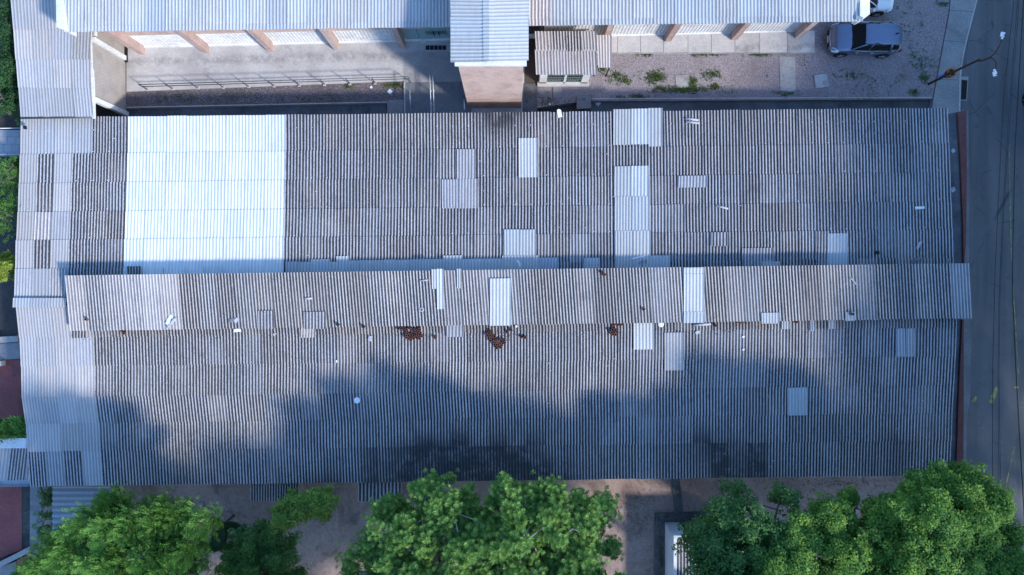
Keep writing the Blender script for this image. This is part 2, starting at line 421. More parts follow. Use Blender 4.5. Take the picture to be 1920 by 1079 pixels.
def mk_sheet(c4, nw, kind, amp=0.03, lift=0.022, special=False, dirt_add=0.0, dirt_low=0.0, jit=0.05, lip=0.02):
    t, d, g = KIND[kind]
    a_, b_, c_, d_ = [Vector(v) for v in c4]; ax_ = (b_ - a_).normalized() * rng.uniform(-0.014, 0.014); sg_ = Vector((0, 0, rng.uniform(-0.008, 0.008)))
    dn_ = (a_ - d_).normalized() * rng.uniform(-0.012, 0.018)
    c4 = (a_ + ax_ + sg_ + dn_, b_ + ax_ - sg_ + dn_, c_, d_)
    j = 1 + rng.uniform(-jit, jit); h = rng.uniform(-0.015, 0.015)
    tint = (t[0] * j + h, t[1] * j, t[2] * j - h)
    geo = sheet_arrays(*c4, nw, amp, lift + rng.uniform(-0.003, 0.004), lip, rng.uniform(-0.03, 0.03))
    ar = (Vector(c4[1]) - Vector(c4[0])).length * (Vector(c4[3]) - Vector(c4[0])).length
    dd = max(0, d * rng.uniform(0.82, 1.14) + dirt_add)
    if kind in ('dark', 'brown', 'mid', 'light'): q_ = 1 + rng.uniform(-0.09, 0.09); w_ = rng.uniform(-0.02, 0.02); tint = (tint[0] * (q_ + w_), tint[1] * q_, tint[2] * (q_ - w_))
    return dict(geo=geo, tint=tint, dirt=dd, dirt_low=max(0, dd + dirt_low), gloss=g, area=ar, special=special, white=kind in ('white', 'new'))

def lay_sheets(parent, items, limit=300, name='roof_sheet'):
    items = sorted(items, key=lambda s: (-int(s['special']), -s['area']))
    for s in items[:limit]:
        me = sheets_to_mesh(name, [s]); c = recenter(me, parent, False)
        link_obj(name, me, parent, None, c)
    if len(items) > limit:
        me = sheets_to_mesh('further_roof_sheets', items[limit:]); c = recenter(me, parent, False)
        link_obj('further_roof_sheets', me, parent, 'stuff', c)

def lerp(a, b, t): return a + (b - a) * t
class Roof:
    """roof plane given by row lines: each row r has a left and a right picture point and a height"""
    def __init__(s, L, Rr, z, down='first'): s.L, s.R, s.z, s.down = L, Rr, z, down
    def pt(s, u, r, dz=0.0):
        r = min(max(r, 0), len(s.L) - 1); i = min(int(r), len(s.L) - 2); t = r - i
        lx, ly = [lerp(s.L[i][k], s.L[i + 1][k], t) for k in (0, 1)]
        rx, ry = [lerp(s.R[i][k], s.R[i + 1][k], t) for k in (0, 1)]
        z = lerp(s.z[i], s.z[i + 1], t)
        p = P(lerp(lx, rx, u), lerp(ly, ry, u), z); p.z += dz
        return p
    def px(s, u, r):
        p = s.pt(u, r); k = FPX / (CAM_H - p.z); return 960 + p.x * k, 539.5 - p.y * k
    def row_of(s, px, py):
        u = (px - s.L[0][0]) / (s.R[0][0] - s.L[0][0])
        ys = [lerp(s.L[i][1], s.R[i][1], u) for i in range(len(s.L))]
        if ys[0] < ys[-1]: return float(np.interp(py, ys, range(len(ys))))
        return float(np.interp(py, ys[::-1], list(range(len(ys)))[::-1]))
    def zat(s, px, py): return float(np.interp(s.row_of(px, py), range(len(s.z)), s.z))
    def cell(s, u0, u1, r0, r1, dz=0.0):
        a, b, c, d = s.pt(u0, r0, dz), s.pt(u1, r0, dz), s.pt(u1, r1, dz), s.pt(u0, r1, dz)
        return (a, b, c, d) if s.down == 'first' else (d, c, b, a)
    def patch(s, x0, y0, x1, y1, dz=0.065):
        def q(x, y): return P(x, y, s.zat(x, y) + dz)
        t = -0.0136 * (x1 - x0) * 0.5
        a, b, c, d = q(x0, y0 - t), q(x1, y0 + t), q(x1, y1 + t), q(x0, y1 - t)
        return (a, b, c, d) if s.down == 'first' else (d, c, b, a)

# ------------------------------------------------------------------ ground, road and paving
MB().box((0, 0, -0.9), (600, 600, 1.0)).build('ground', M_EARTH, None, 'structure')
# southern yard of bare reddish soil
slab('soil_yard', [(60, 820), (1806, 800), (1806, 1500), (60, 1500)], -0.6, -0.005, M_SOIL)
slab('gravel_yard', [(985, -160), (1792, -160), (1779, 20), (1748, 186), (1640, 187), (1095, 190), (984, 206)], -0.6, 0.0, M_GRAVEL)
# left yard
yard = slab('yard_pavement', [(237, -60), (985, -60), (984, 215), (757, 215), (757, 152), (600, 158), (237, 172)], -0.6, 0.0, M_YARD)
slab('gravel_bed', [(236, 172.6), (600, 158.6), (756, 152.6), (756, 187), (725, 191), (236, 201)], -0.6, -0.09, M_GRAVEL2)
slab('channel_floor', [(170, 198), (725, 190), (725, 260), (170, 260)], -0.6, -0.36, M_CONCD)
slab('channel_floor_east', [(1095, 186), (1750, 184), (1750, 260), (1095, 260)], -0.6, -0.34, M_CONCD)
slab('manhole_pad', [(726, 188), (756, 187), (756, 215), (726, 215)], -0.6, -0.03, M_WALK)
slab('channel_kerb', [(236, 200.8), (725, 190.8), (725, 192.6), (236, 202.6)], -0.6, 0.015, M_CONC2)
slab('channel_kerb_east', [(1110, 184.5), (1748, 182), (1748, 184), (1110, 186.5)], -0.6, 0.03, M_CONC2)
slab('tile_path', [(-60, 244), (44, 244), (44, 292), (-60, 292)], -0.5, -0.0, M_BTILE)
# ramp and entrance landing, slightly darker smooth concrete
slab('entrance_landing', [(757, 100), (872, 96), (872, 152), (757, 154)], -0.4, 0.012, simple('landing_concrete', (0.36, 0.35, 0.345), (0.29, 0.28, 0.28), 0.7, 0.5, 7, (0.2, 0.19, 0.19), 0.5, 0.5))
slab('entrance_ramp', [(760, 154.6), (884, 152.6), (884, 215), (760, 215)], -0.4, 0.008, simple('ramp_concrete', (0.22, 0.225, 0.235), (0.15, 0.155, 0.165), 0.5, 0.5, 7, (0.09, 0.09, 0.1), 0.5, 0.6))
# apron in front of the lattice wall, right side, slab by slab
ap = thing('concrete_apron', 'pale concrete apron of slabs along the lattice wall beside the gravel', 'paving', P(1335, 90, 0))
xs = [1112, 1150, 1200, 1222, 1252, 1256, 1310, 1363, 1394, 1440, 1480, 1528]
xs = [1112, 1158, 1201, 1244, 1290, 1334, 1378, 1424, 1476, 1528]
for a, b in zip(xs[:-1], xs[1:]):
    slab('slab', [(a + 0.35, 58), (b - 0.35, 58), (b - 0.35, 98.6 - (b > 1500) * 0), (a + 0.35, 99)], -0.3, 0.09 + rng.uniform(-0.006, 0.006), M_CONC2 if rng.random() < 0.6 else M_YARD, ap, None)
slab('slab_edge', [(1112, 99.4), (1528, 99.4), (1528, 100.6), (1112, 101)], -0.3, 0.07, M_CONC, ap, None)
# sidewalk and road
slab('road', [(1790, -400), (2180, -400), (2180, 1500), (1790, 1500)], -0.6, -0.13, M_ASPH)
slab('sidewalk', [(1792, -160), (1846, -160), (1830, 0), (1812, 70), (1803, 110), (1798, 150), (1797, 210), (1770, 240), (1745, 240), (1750, 187), (1781, 20)], -0.6, 0.0, simple('sidewalk_concrete', (0.33, 0.325, 0.32), (0.25, 0.245, 0.245), 0.85, 0.5, 8, (0.13, 0.13, 0.13), 0.4, 0.6))
for a, b in (((1779, 19), (1826, 22)), ((1768, 76), (1810, 79)), ((1752, 148), (1797, 150))):
    slab('expansion_joint', [a, b, (b[0], b[1] + 0.9), (a[0], a[1] + 0.9)], -0.05, 0.004, M_CONCD)
slab('kerb', [(1830, 0), (1833, 0), (1815, 70), (1806, 110), (1801.5, 150), (1801, 210), (1797.6, 210), (1798.6, 150), (1803.6, 110), (1812.6, 70)], -0.5, 0.006, M_CONC2)
slab('kerb_sidewalk', [(1803, 205), (1816, 207), (1817, 330), (1817, 600), (1821, 640), (1820, 740), (1812, 800), (1813, 1200), (1800, 1200), (1800, 600)], -0.5, -0.0, simple('worn_kerb', (0.25, 0.24, 0.245), (0.18, 0.17, 0.175), 0.85, 0.7, 9))
# dusty gutter edge of the road
for i, pts in enumerate(([(1833, -100), (1848, -100), (1833, 0), (1818, 60), (1811, 130), (1807, 130), (1815, 70), (1832, 0)],)):
    slab('gutter_strip', pts, -0.3, -0.122, simple('gutter_dust', (0.16, 0.15, 0.15), (0.1, 0.095, 0.1), 0.95, 0.8, 12))
# road markings
def marking(pts, lab):
    o = MB().prism(xy(*pts, z=-0.126), -0.129, -0.124).build('road_marking', M_YELL, None)
    tag(o, lab, 'road marking'); return o
marking([(1867, 725), (1871.5, 728), (1868, 741), (1862, 758), (1854, 754), (1858, 743)], 'broad worn yellow bar painted across the asphalt road')
marking([(1830, 743), (1832, 746), (1829, 753), (1821, 754), (1825, 747)], 'small yellow triangle of worn paint by the kerb')
marking([(1891.5, 270), (1893, 270), (1895, 400), (1899, 520), (1904, 600), (1910, 700), (1908.4, 700), (1902.4, 600), (1897.4, 520), (1893.4, 400)], 'long thin faded yellow line along the middle of the road')
marking([(1901, 838), (1902.6, 838), (1885, 920), (1871, 972), (1869.6, 972), (1883.4, 920)], 'slanting faded yellow line beside the big dark tree')
marking([(1905, 724), (1911, 726), (1908, 729), (1901, 728)], 'tiny yellow paint remnant near the right road edge')
# storm drain inlet
dr = thing('storm_drain', 'dark storm drain inlet with pale concrete frame at the kerb', 'drain', P(1806, 167, -0.13))
slab('frame', [(1800.5, 144), (1816, 144), (1813, 189), (1799, 189)], -0.3, -0.1, M_CONC, dr, None)
slab('opening', [(1803, 150), (1814, 151), (1811.6, 187), (1801.6, 187)], -0.2, -0.095, M_BLACK, dr, None)

# ------------------------------------------------------------------ main building
main = thing('warehouse', 'long low warehouse with two dark corrugated slopes and a raised middle roof strip', 'building', P(900, 560, 0))
Nl = [(40, 221), (38.5, 292), (36, 346), (34, 400), (31, 453), (29, 506), (27, 560)]
Nr = [(1776, 203), (1779, 271), (1781, 325), (1783, 380), (1785, 432), (1787, 485), (1789, 541)]
Nz = [2.55, 2.72, 2.85, 2.98, 3.1, 3.22, 3.35]
NR = Roof(Nl, Nr, Nz, 'first')
Sl = [(30, 574), (37, 632), (40, 686), (41, 744), (49, 793), (52, 845), (58, 912)]
Sr = [(1794, 552), (1793, 612), (1791, 667), (1788, 720), (1785, 773), (1783, 824), (1780, 891)]
Sz = [3.5, 3.38, 3.26, 3.13, 3.01, 2.9, 2.72]
SR = Roof(Sl, Sr, Sz, 'last')
MR = Roof([(132, 621), (122, 517)], [(1821, 597), (1816, 494)], [3.88, 4.22], 'first')
sheets = []
n_cols = [40, 73, 105, 138, 173, 206, 241] + [241 + 36.9 * k for k in range(1, 9)] + [536.2 + (1776 - 536.2) / 35 * k for k in range(1, 36)]
mould_n = [(930, 222, 60, 0.8), (1560, 400, 60, 0.25), (640, 290, 90, 0.15)]
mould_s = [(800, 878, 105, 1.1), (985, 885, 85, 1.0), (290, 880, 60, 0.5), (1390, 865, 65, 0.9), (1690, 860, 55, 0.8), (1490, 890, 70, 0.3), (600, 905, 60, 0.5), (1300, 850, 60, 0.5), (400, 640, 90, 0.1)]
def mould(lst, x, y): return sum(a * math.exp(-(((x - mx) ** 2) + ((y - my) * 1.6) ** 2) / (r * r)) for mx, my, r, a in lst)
def band(v, lo, hi): return lo <= v < hi
for ci in range(len(n_cols) - 1):
    a, b = n_cols[ci], n_cols[ci + 1]; u0, u1 = (a - 40) / 1736, (b - 40) / 1736; xm = (a + b) / 2
    nw = max(5, round((b - a) / 5.86))
    for r in range(6):
        ym = NR.px((u0 + u1) / 2, r + 0.5)[1]
        k = 'dark'; sp = False
        if xm < 173 and r == 0: k = 'pale'
        elif xm < 138:
            k = 'light'
            if 73 < xm < 105 and r in (1, 2, 4): k = 'dark'
            if 73 < xm < 105 and r == 3: k = 'stripe'
            if xm > 105 and r == 5: k = 'faded'
        elif 138 < xm < 173 and r in (1, 2, 3, 4, 5): k = 'dark' if r > 0 else 'pale'
        elif 241 < xm < 536: k = 'white'; sp = True
        elif rng.random() < 0.12: k = 'brown'
        if xm < 241: sp = True
        sheets.append(mk_sheet(NR.cell(u0, u1, r - (0.0 if r == 0 else 0.03), r + 1), nw, k, special=sp, amp=0.02 if k in ('light', 'pale', 'white') else 0.032, lift=0.03, lip=0.025))
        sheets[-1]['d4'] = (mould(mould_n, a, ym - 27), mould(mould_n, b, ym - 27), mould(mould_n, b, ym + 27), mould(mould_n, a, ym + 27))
s_cols = [40, 73, 107, 142, 178] + [178 + (1794 - 178) / 46 * k for k in range(1, 47)]
for ci in range(len(s_cols) - 1):
    a, b = s_cols[ci], s_cols[ci + 1]; u0, u1 = (a - 40) / 1754, (b - 40) / 1754; xm = (a + b) / 2
    for r in range(6):
        ym = SR.px((u0 + u1) / 2, r + 0.5)[1]
        k = 'dark'; sp = False
        if xm < 178:
            k = 'light'; sp = True
            if r == 5: k = ['dark', 'faded', 'dark', 'light'][ci]
        elif r == 0 and rng.random() < 0.5: k = 'brown'
        if r == 4 and band(xm, 1180, 1300): k = 'dull'
        sheets.append(mk_sheet(SR.cell(u0, u1, r, r + 1 + (0.0 if r == 5 else 0.03)), 6, k, special=sp, amp=0.02 if k == 'light' else 0.032, lift=0.03, lip=0.025))
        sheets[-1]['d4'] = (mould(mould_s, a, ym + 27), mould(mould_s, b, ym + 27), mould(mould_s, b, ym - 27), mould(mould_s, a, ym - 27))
m_w = 1694 / 48
for ci in range(48):
    u0, u1 = ci / 48, (ci + 1) / 48; xm = 122 + m_w * (ci + 0.5)
    k = 'mid' if rng.random() < 0.8 else 'brown'
    if xm > 1770: k = 'faded'
    if xm < 340 and rng.random() < 0.6: k = 'cream'
    q = rng.choice([0.78, 0.0, 0.0]) if not (919 < xm < 960) else 0
    sheets.append(mk_sheet(MR.cell(u0, u1, 0, 1), 6, k, special=True, dirt_add=rng.uniform(-0.12, 0.2), lift=0.02, lip=0.03))
# replaced or patched sheets laid over the old ones
pN = [(1150, 205, 1184, 272, 'new'), (1184, 204, 1216, 271, 'sheer'), (1216, 203, 1242, 275, 'new'),
      (1152, 312, 1184, 371, 'new'), (1184, 311, 1216, 370, 'sheer'), (1153, 369, 1186, 435, 'new'), (1186, 369, 1218, 434, 'new'),
      (1154, 433, 1188, 512, 'new'), (1188, 433, 1220, 512, 'new'), (973, 259, 1008, 333, 'sheer'), (857, 280, 892, 336, 'faded'),
      (829, 337, 862, 391, 'faded'), (862, 336, 896, 391, 'faded'), (946, 431, 976, 482, 'new'), (976, 431, 1005, 481, 'new'),
      (942, 480, 978, 515, 'new'), (978, 480, 1012, 515, 'new'), (1272, 330, 1326, 352, 'faded'), (1334, 436, 1365, 462, 'dull'), (1552, 438, 1588, 512, 'new'),
      (1530, 434, 1552, 500, 'dull'), (1392, 465, 1450, 508, 'dull'), (1095, 484, 1124, 514, 'new'), (1012, 484, 1047, 514, 'metald'), (1220, 480, 1256, 512, 'new'),
      (1426, 491, 1462, 512, 'new'), (583, 487, 619, 520, 'new'), (631, 481, 655, 520, 'new'), (831, 479, 868, 517, 'new')]
for k in range(1, 9): pN.append((655 + (k - 1) * 22, 489 - k * 0.3, 655 + k * 22, 519, 'new'))
for a, b in ((536, 560), (560, 583), (619, 631), (868, 905), (905, 942)): pN.append((a, 491 if a < 800 else 486, b, 519, 'metald' if a == 536 else 'new'))
for x0, y0, x1, y1, k in pN:
    sheets.append(mk_sheet(NR.patch(x0, y0, x1, y1), max(1, round((x1 - x0) / 5.86)), k, special=True, dirt_add=0.0, amp=0.026, jit=0.03))
sheets.append(mk_sheet(NR.patch(238, 500, 265, 530), 5, 'dark', special=True, amp=0.026))
pS = [(1188, 600, 1226, 656, 'sheer'), (1246, 624, 1281, 695, 'pale'), (1476, 727, 1512, 779, 'new'), (1679, 616, 1696, 669, 'faded'), (1698, 616, 1714, 669, 'faded'),
      (1466, 598, 1481, 618, 'new'), (1519, 596, 1528, 621, 'pale'), (1553, 596, 1567, 617, 'pale'), (134, 618, 162, 634, 'dark'), (565, 612, 592, 633, 'cream'),
      (838, 600, 870, 632, 'faded')]
for x0, y0, x1, y1, k in pS:
    sheets.append(mk_sheet(SR.patch(x0, y0, x1, y1), max(1, round((x1 - x0) / 5.86)), k, special=True, dirt_add=0.0, amp=0.026, jit=0.03))
pM = [(810, 505, 820, 542, 'new'), (820, 505, 832, 580, 'sheer'), (857, 505, 866, 541, 'new'), (919, 523, 958, 611, 'sheer'), (1282, 502, 1320, 522, 'sheer'),
      (1282, 514, 1320, 589, 'sheer'), (1282, 585, 1321, 606, 'new'), (1428, 587, 1461, 607, 'new'), (1585, 585, 1603, 602, 'new'), (485, 583, 515, 618, 'dull'), (570, 585, 612, 617, 'dull')]
for x0, y0, x1, y1, k in pM:
    sheets.append(mk_sheet(MR.patch(x0, y0, x1, y1), max(1, round((x1 - x0) / 6)), k, special=True, amp=0.026, jit=0.03))
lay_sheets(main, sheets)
# ridge cap on the west end and its loose tail
for i in range(3):
    x0, x1 = 25 + 33 * i, 25 + 33 * (i + 1) + 1
    a = [P(x0, 577, 3.56), P(x1, 577, 3.56), P(x1, 559, 3.5), P(x0, 559, 3.5)]
    me = sheets_to_mesh('ridge_cap', [mk_sheet(a, 6, 'pale', amp=0.02, lift=0.03)]); link_obj('ridge_cap', me, main, None, recenter(me, main, False))
# walls under the roof
wi = 0.35
def wall_line(name, a, b, z0, z1, m, parent, th=0.18, z1b=None):
    a = Vector(a[:2]); b = Vector(b[:2]); d = (b - a).normalized(); n = Vector((-d.y, d.x)) * th / 2
    return MB().prism([tuple(a + n), tuple(b + n), tuple(b - n), tuple(a - n)], z0, [z1, z1, z1, z1] if z1b is None else [z1, z1b, z1b, z1]).build(name, m, parent)
nwc = P(55, 232, 2.5); nec = P(1765, 213, 2.5); swc = P(75, 902, 2.6); sec = P(1770, 881, 2.6)
wall_line('wall', nwc, nec, -0.5, 2.48, M_TAN, main); wall_line('wall', sec, swc, -0.5, 2.62, M_TAN, main)
wall_line('wall', swc, nwc, -0.5, 2.45, M_TAN, main); wall_line('wall', nec, sec, -0.5, 2.45, M_TAN, main)
cw0, cw1 = P(135, 527, 4.0), P(1806, 504, 4.0)
wall_line('clerestory_wall', cw0, cw1, 3.0, 4.12, M_TAN, main, 0.14)
wall_line('clerestory_end_wall', P(136, 527, 4.0), P(143, 612, 3.8), 3.2, 3.8, M_TAN, main, 0.12)
wall_line('clerestory_end_wall', P(1800, 504, 4.0), P(1804, 592, 3.8), 3.2, 3.8, M_TAN, main, 0.12)
# timber fascia on the west edge, a thin reddish line
for A, B, z0, z1 in (((40, 221), (27, 560), 2.55, 3.35), ((30, 578), (58, 912), 3.45, 2.72)):
    a, b = P(A[0] - 1, A[1], z0), P(B[0] - 1, B[1], z1)
    m_ = MB(); m_.tube([a - Vector((0, 0, 0.06)), b - Vector((0, 0, 0.06))], 0.035, 4); m_.build('fascia', M_CLAY, main)
# east side: concrete valley gutter between the sheets and the brick coping
gw = thing('boundary_parapet', 'east parapet with a concrete gutter and red brick coping beside the road', 'wall', P(1800, 540, 0))
MB().prism(xy((1770, 216), (1800, 209), (1807, 494), (1807, 530), (1780, 530), z=2.35), -0.4, 2.35).build('gutter', M_CONCD, gw)
MB().prism(xy((1785, 560), (1806, 560), (1804, 610), (1794, 890), (1772, 890), z=2.35), -0.4, 2.35).build('gutter', M_CONCD, gw)
MB().prism(xy((1796, 212), (1812, 206), (1813, 330), (1811, 460), (1808, 500), (1807, 500), (1806, 420), (1801, 300), z=2.5), -0.4, 2.5).build('coping', M_BRICKR, gw)
MB().prism(xy((1804.5, 600), (1807, 600), (1807, 760), (1806, 900), (1793, 900), (1797, 760), z=2.5), -0.4, 2.5).build('coping', M_BRICKR, gw)
# small lower awning roofs along the south eave
for x0, x1, lab in ((470, 560, 'narrow grey corrugated awning under the eave behind the small airy tree'), (672, 753, 'narrow grey corrugated awning under the eave left of the rosette tree')):
    t = thing('awning', lab, 'awning', P((x0 + x1) / 2, 925, 0))
    its = []; nx = round((x1 - x0) / 34)
    for i in range(nx):
        a, b = lerp(x0, x1, i / nx), lerp(x0, x1, (i + 1) / nx)
        its.append(mk_sheet((P(a, 940, 2.1), P(b, 940, 2.1), P(b, 900, 2.3), P(a, 900, 2.3)), 6, 'dark', special=True, dirt_add=0.1))
    lay_sheets(t, its)
    for x in (x0 + 4, x1 - 4): MB().tube([P(x, 932, 2.1) * 1 - Vector((0, 0, 0.02)), Vector((*P(x, 932, 2.1)[:2], -0.3))], 0.04, 6).build('post', M_METAL, t)

# ------------------------------------------------------------------ west wing (north-west roof)
wing = thing('west_wing', 'west wing with a smooth pale grey corrugated roof and tiled east wall', 'building', P(130, 120, 0))
Wl = [(40, 219), (35, 165), (30, 112), (25.5, 56), (20, -4), (15, -64), (10, -130)]
Wr = [(176, 219), (171, 166), (170, 112), (172, 56), (172, -4), (172, -64), (172, -130)]
Wz = [3.12, 3.22, 3.32, 3.42, 3.52, 3.62, 3.75]
WR = Roof(Wl, Wr, Wz, 'first'); its = []
for ci in range(4):
    for r in range(6):
        k = 'light'
        its.append(mk_sheet(WR.cell(ci / 4, (ci + 1) / 4, r, r + 1.03 if r < 5 else r + 1), 6, k, amp=0.018, special=True, dirt_add=0.1 if ci == 3 else 0.0, lift=0.028))
lay_sheets(wing, its)
ex = P(235, 0, 0).x
MB().box((ex - 0.12, (P(0, 214).y + 18.5) / 2, 1.45), (0.2, 18.5 - P(0, 214).y, 3.3)).build('tiled_wall', M_TILE, wing)
MB().box((-26, 14, 1.4), (0.2, 9, 3.2)).build('wall', M_TAN, wing)
for py, z1 in ((213, 3.05), (110, 3.15)):
    y = P(0, py).y
    MB().box((ex - 0.02, y, z1 / 2 - 0.1), (0.26, 0.26, z1 + 0.2)).build('pilaster', M_PLASTER, wing)
MB().box((ex - 0.1, P(0, 90).y, 2.9), (0.26, P(0, 85).y - P(0, 108).y, 0.2)).build('lintel', M_PLASTER, wing)
MB().box((ex + 0.07, P(0, 101).y, 0.03), (0.16, 1.05, 0.1)).build('door_recess', M_BLACK, wing)
MB().prism(xy((172.5, 222), (177, 222), (176, 182), (172, 100), (171, 60), (169, 60), (169.5, 140), z=3.16), 3.02, 3.14).build('verge_board', M_PLASTER, wing)
MB().tube([P(39, 222, 3.1), P(176, 220.5, 3.1)], 0.05, 5).build('flashing', M_DARKM, wing)

# ------------------------------------------------------------------ north hall
hall = thing('north_hall', 'brick hall with pale corrugated roof, lattice walls and slanting buttresses', 'building', P(860, 60, 0))
EZ = 5.6
def he(px): return 61 + (px - 110) * (40.5 - 61) / 1508        # eave line
def hall_cells(x0, x1, nc, kinds):
    its = []
    for i in range(nc):
        a, b = lerp(x0, x1, i / nc), lerp(x0, x1, (i + 1) / nc)
        rows = [(0, 13, EZ, EZ + 0.06), (13, 76, EZ + 0.06, EZ + 0.36), (76, 140, EZ + 0.36, EZ + 0.66), (140, 210, EZ + 0.66, EZ + 1.0)]
        for j, (d0, d1, z0, z1) in enumerate(rows):
            k = kinds((a + b) / 2, j)
            ov = 0 if j == 0 else 1.5
            q = lambda x, d, z: P(960 + (x - 960) * (CAM_H - EZ) / (CAM_H - z) if False else x, he(x) - d, z)
            c4 = (q(a, d0 - ov, z0), q(b, d0 - ov, z0), q(b, d1, z1), q(a, d1, z1))
            its.append(mk_sheet(c4, 6, k, special=j < 2, lift=0.02, lip=0.02, amp=0.03, jit=0.06))
    return its
_hk = {}
def hk(x, j):
    if 992 < x < 1035: return 'stripe'
    if 100 < x < 250 and j: return 'metal'
    return _hk.setdefault(round(x), rng.choice(['metal', 'metal', 'metal', 'new', 'metald']))
its = hall_cells(122, 843, 19, hk) + hall_cells(993, 1617, 16, hk) + hall_cells(843, 993, 4, hk)
# rear slope, out of the picture
for i in range(8):
    a, b = lerp(122, 1617, i / 8), lerp(122, 1617, (i + 1) / 8)
    p = lambda x, d, z: P(x, he(x) - d, z)
    its.append(mk_sheet((p(b, 420, EZ), p(a, 420, EZ), p(a, 210, EZ + 1.0), p(b, 210, EZ + 1.0)), 38, 'metal', special=False))
lay_sheets(hall, its, 300)
# gable parapets at both ends
def parapet(pp, z):
    MB().prism(xy(*pp, z=z), 4.9, z).build('parapet', M_PLASTER, hall)
parapet([(106, 51), (122, 57), (121, -260), (98, -260)], 5.85)
parapet([(1613, 30), (1619, 34), (1631, 27), (1631, -260), (1613, -260)], 5.85)
MB().prism(xy((1605, 36), (1613, 36), (1613, -260), (1605, -260), z=5.75), 5.5, 5.75).build('verge_flashing', M_METAL, hall)
# south wall: plinth, lattice panels between buttresses, brick above
def yo(x): return 14.0 + (x + 18.1) * 0.0242       # outer face of the buttresses
def wy(x): return yo(x) + 0.40
ang = math.atan(0.0242)
HX0, HX1 = -22.9, 17.15
def hwall(name, x0, x1, z0, z1, m, off=0.0, th=0.25, kind=None):
    return MB().prism([(x0, wy(x0) + off), (x1, wy(x1) + off), (x1, wy(x1) + off + th), (x0, wy(x0) + off + th)], z0, z1).build(name, m, hall, kind)
hwall('brick_wall', HX0, HX1, 2.02, 5.5, M_BRICKS)
hwall('plinth', HX0, HX1, -0.3, 0.12, M_PLASTER)
hwall('backing_wall', HX0 + 0.3, -6.6, 0.12, 2.02, simple('white_backing', (0.55, 0.55, 0.54), (0.47, 0.47, 0.46), 0.8), 0.12, 0.1)
hwall('backing_wall', 1.7, HX1 - 0.2, 0.12, 2.02, simple('grey_backing', (0.16, 0.16, 0.165), (0.12, 0.12, 0.12), 0.8), 0.14, 0.1)
MB().box((HX0 + 0.1, wy(HX0) + 6, 2.6), (0.25, 12, 5.6)).build('end_wall', M_BRICKE, hall)
MB().box((HX1 + 0.1, wy(HX1) + 6.2, 2.6), (0.25, 12, 5.6)).build('end_wall', M_BRICKE, hall)
but = [(272, 102, -23.0), (392, 100, 0), (513, 97, 0), (636, 93, 0), (760, 88, 0), (1128, 84, 0), (1246, 81, 0), (1370, 81, 0), (1489, 82, 0)]
bx = []
for px, py, _ in but:
    x = P(px, py).x; x += -0.15 if px < 960 else 0.15; bx.append(x)
    y0 = yo(x); dp = 0.62
    MB().prism([(x - 0.15, y0), (x + 0.15, y0 + 0.007), (x + 0.15, y0 + dp), (x - 0.15, y0 + dp)], -0.3, 5.45).build('buttress', [M_BRICKE], hall)
    # pale downpipe edge running down each buttress
    s = 1 if px < 960 else -1
    if px not in (272, 760): MB().tube([(x - s * 0.19, y0 + 0.06, 0.0), (x - s * 0.19, y0 + 0.06, 5.3)], 0.035, 6).build('downpipe', M_TAN, hall)
def lattice(x0, x1, fine):
    """open block screen: bars joined into one part, too small to pick single blocks"""
    m = MB(); st = 0.2; w = 0.035 if not fine else 0.075; off = 0.05
    z0, z1 = 0.12, 2.02; nx = round((x1 - x0) / st); nz = round((z1 - z0) / st)
    for i in range(nx + 1):
        x = lerp(x0, x1, i / nx); m.box((x, wy(x) + off + 0.04, (z0 + z1) / 2), (w, 0.045, z1 - z0), ang)
    for j in range(nz + 1):
        z = lerp(z0, z1, j / nz); xm = (x0 + x1) / 2; m.box((xm, wy(xm) + off + 0.045, z), (x1 - x0, 0.043, w), ang)
    m.build('lattice_screen', M_PLASTER, hall, 'stuff')
for i in range(4): lattice(bx[i] + 0.2, bx[i + 1] - 0.2, False)
for i in range(5, 8): lattice(bx[i] + 0.2, bx[i + 1] - 0.2, True)
lattice(1.9, bx[5] - 0.2, True)
# glazed entrance
gx0, gx1 = bx[4] + 0.2, -3.0
for k in range(4):
    a, b = lerp(gx0, gx1, k / 4), lerp(gx0, gx1, (k + 1) / 4)
    hwall('glass_pane', a + 0.02, b - 0.02, 0.06, 2.0, M_GGLASS, 0.1, 0.03)
hwall('door_sign', gx0 + 1.3, gx0 + 2.5, 0.9, 1.3, simple('sign_film', (0.10, 0.19, 0.17), (0.09, 0.17, 0.15), 0.5, bmp=0), 0.07, 0.02)
for x in (gx0 + 1.75, gx0 + 2.05): hwall('door_handle', x, x + 0.04, 0.75, 1.35, M_BLACK, 0.02, 0.04)
hwall('threshold', gx0, gx1, -0.1, 0.05, M_CONC2, -0.12, 0.4)

# floor grate in front of the entrance
gr = thing('floor_grate', 'black floor grate with five cells in front of the glass entrance', 'grate', P(818, 90, 0.02))
p0, p1 = P(798, 94), P(837, 86)
for k in range(5):
    a, b = lerp(p0.x, p1.x, k / 5), lerp(p0.x, p1.x, (k + 1) / 5)
    MB().box(((a + b) / 2, (p0.y + p1.y) / 2, 0.018), (b - a - 0.03, p1.y - p0.y, 0.012)).build('grate_cell', M_BLACK, gr)
MB().box(((p0.x + p1.x) / 2, (p0.y + p1.y) / 2, 0.01), (p1.x - p0.x + 0.04, p1.y - p0.y + 0.04, 0.016)).build('frame', M_METAL, gr)
tag(MB().box(P(794, 78.5, 0.06), (0.25, 0.06, 0.07)).build('doorstop', M_WPAINT), 'small white doorstop on the threshold of the glass entrance', 'doorstop')

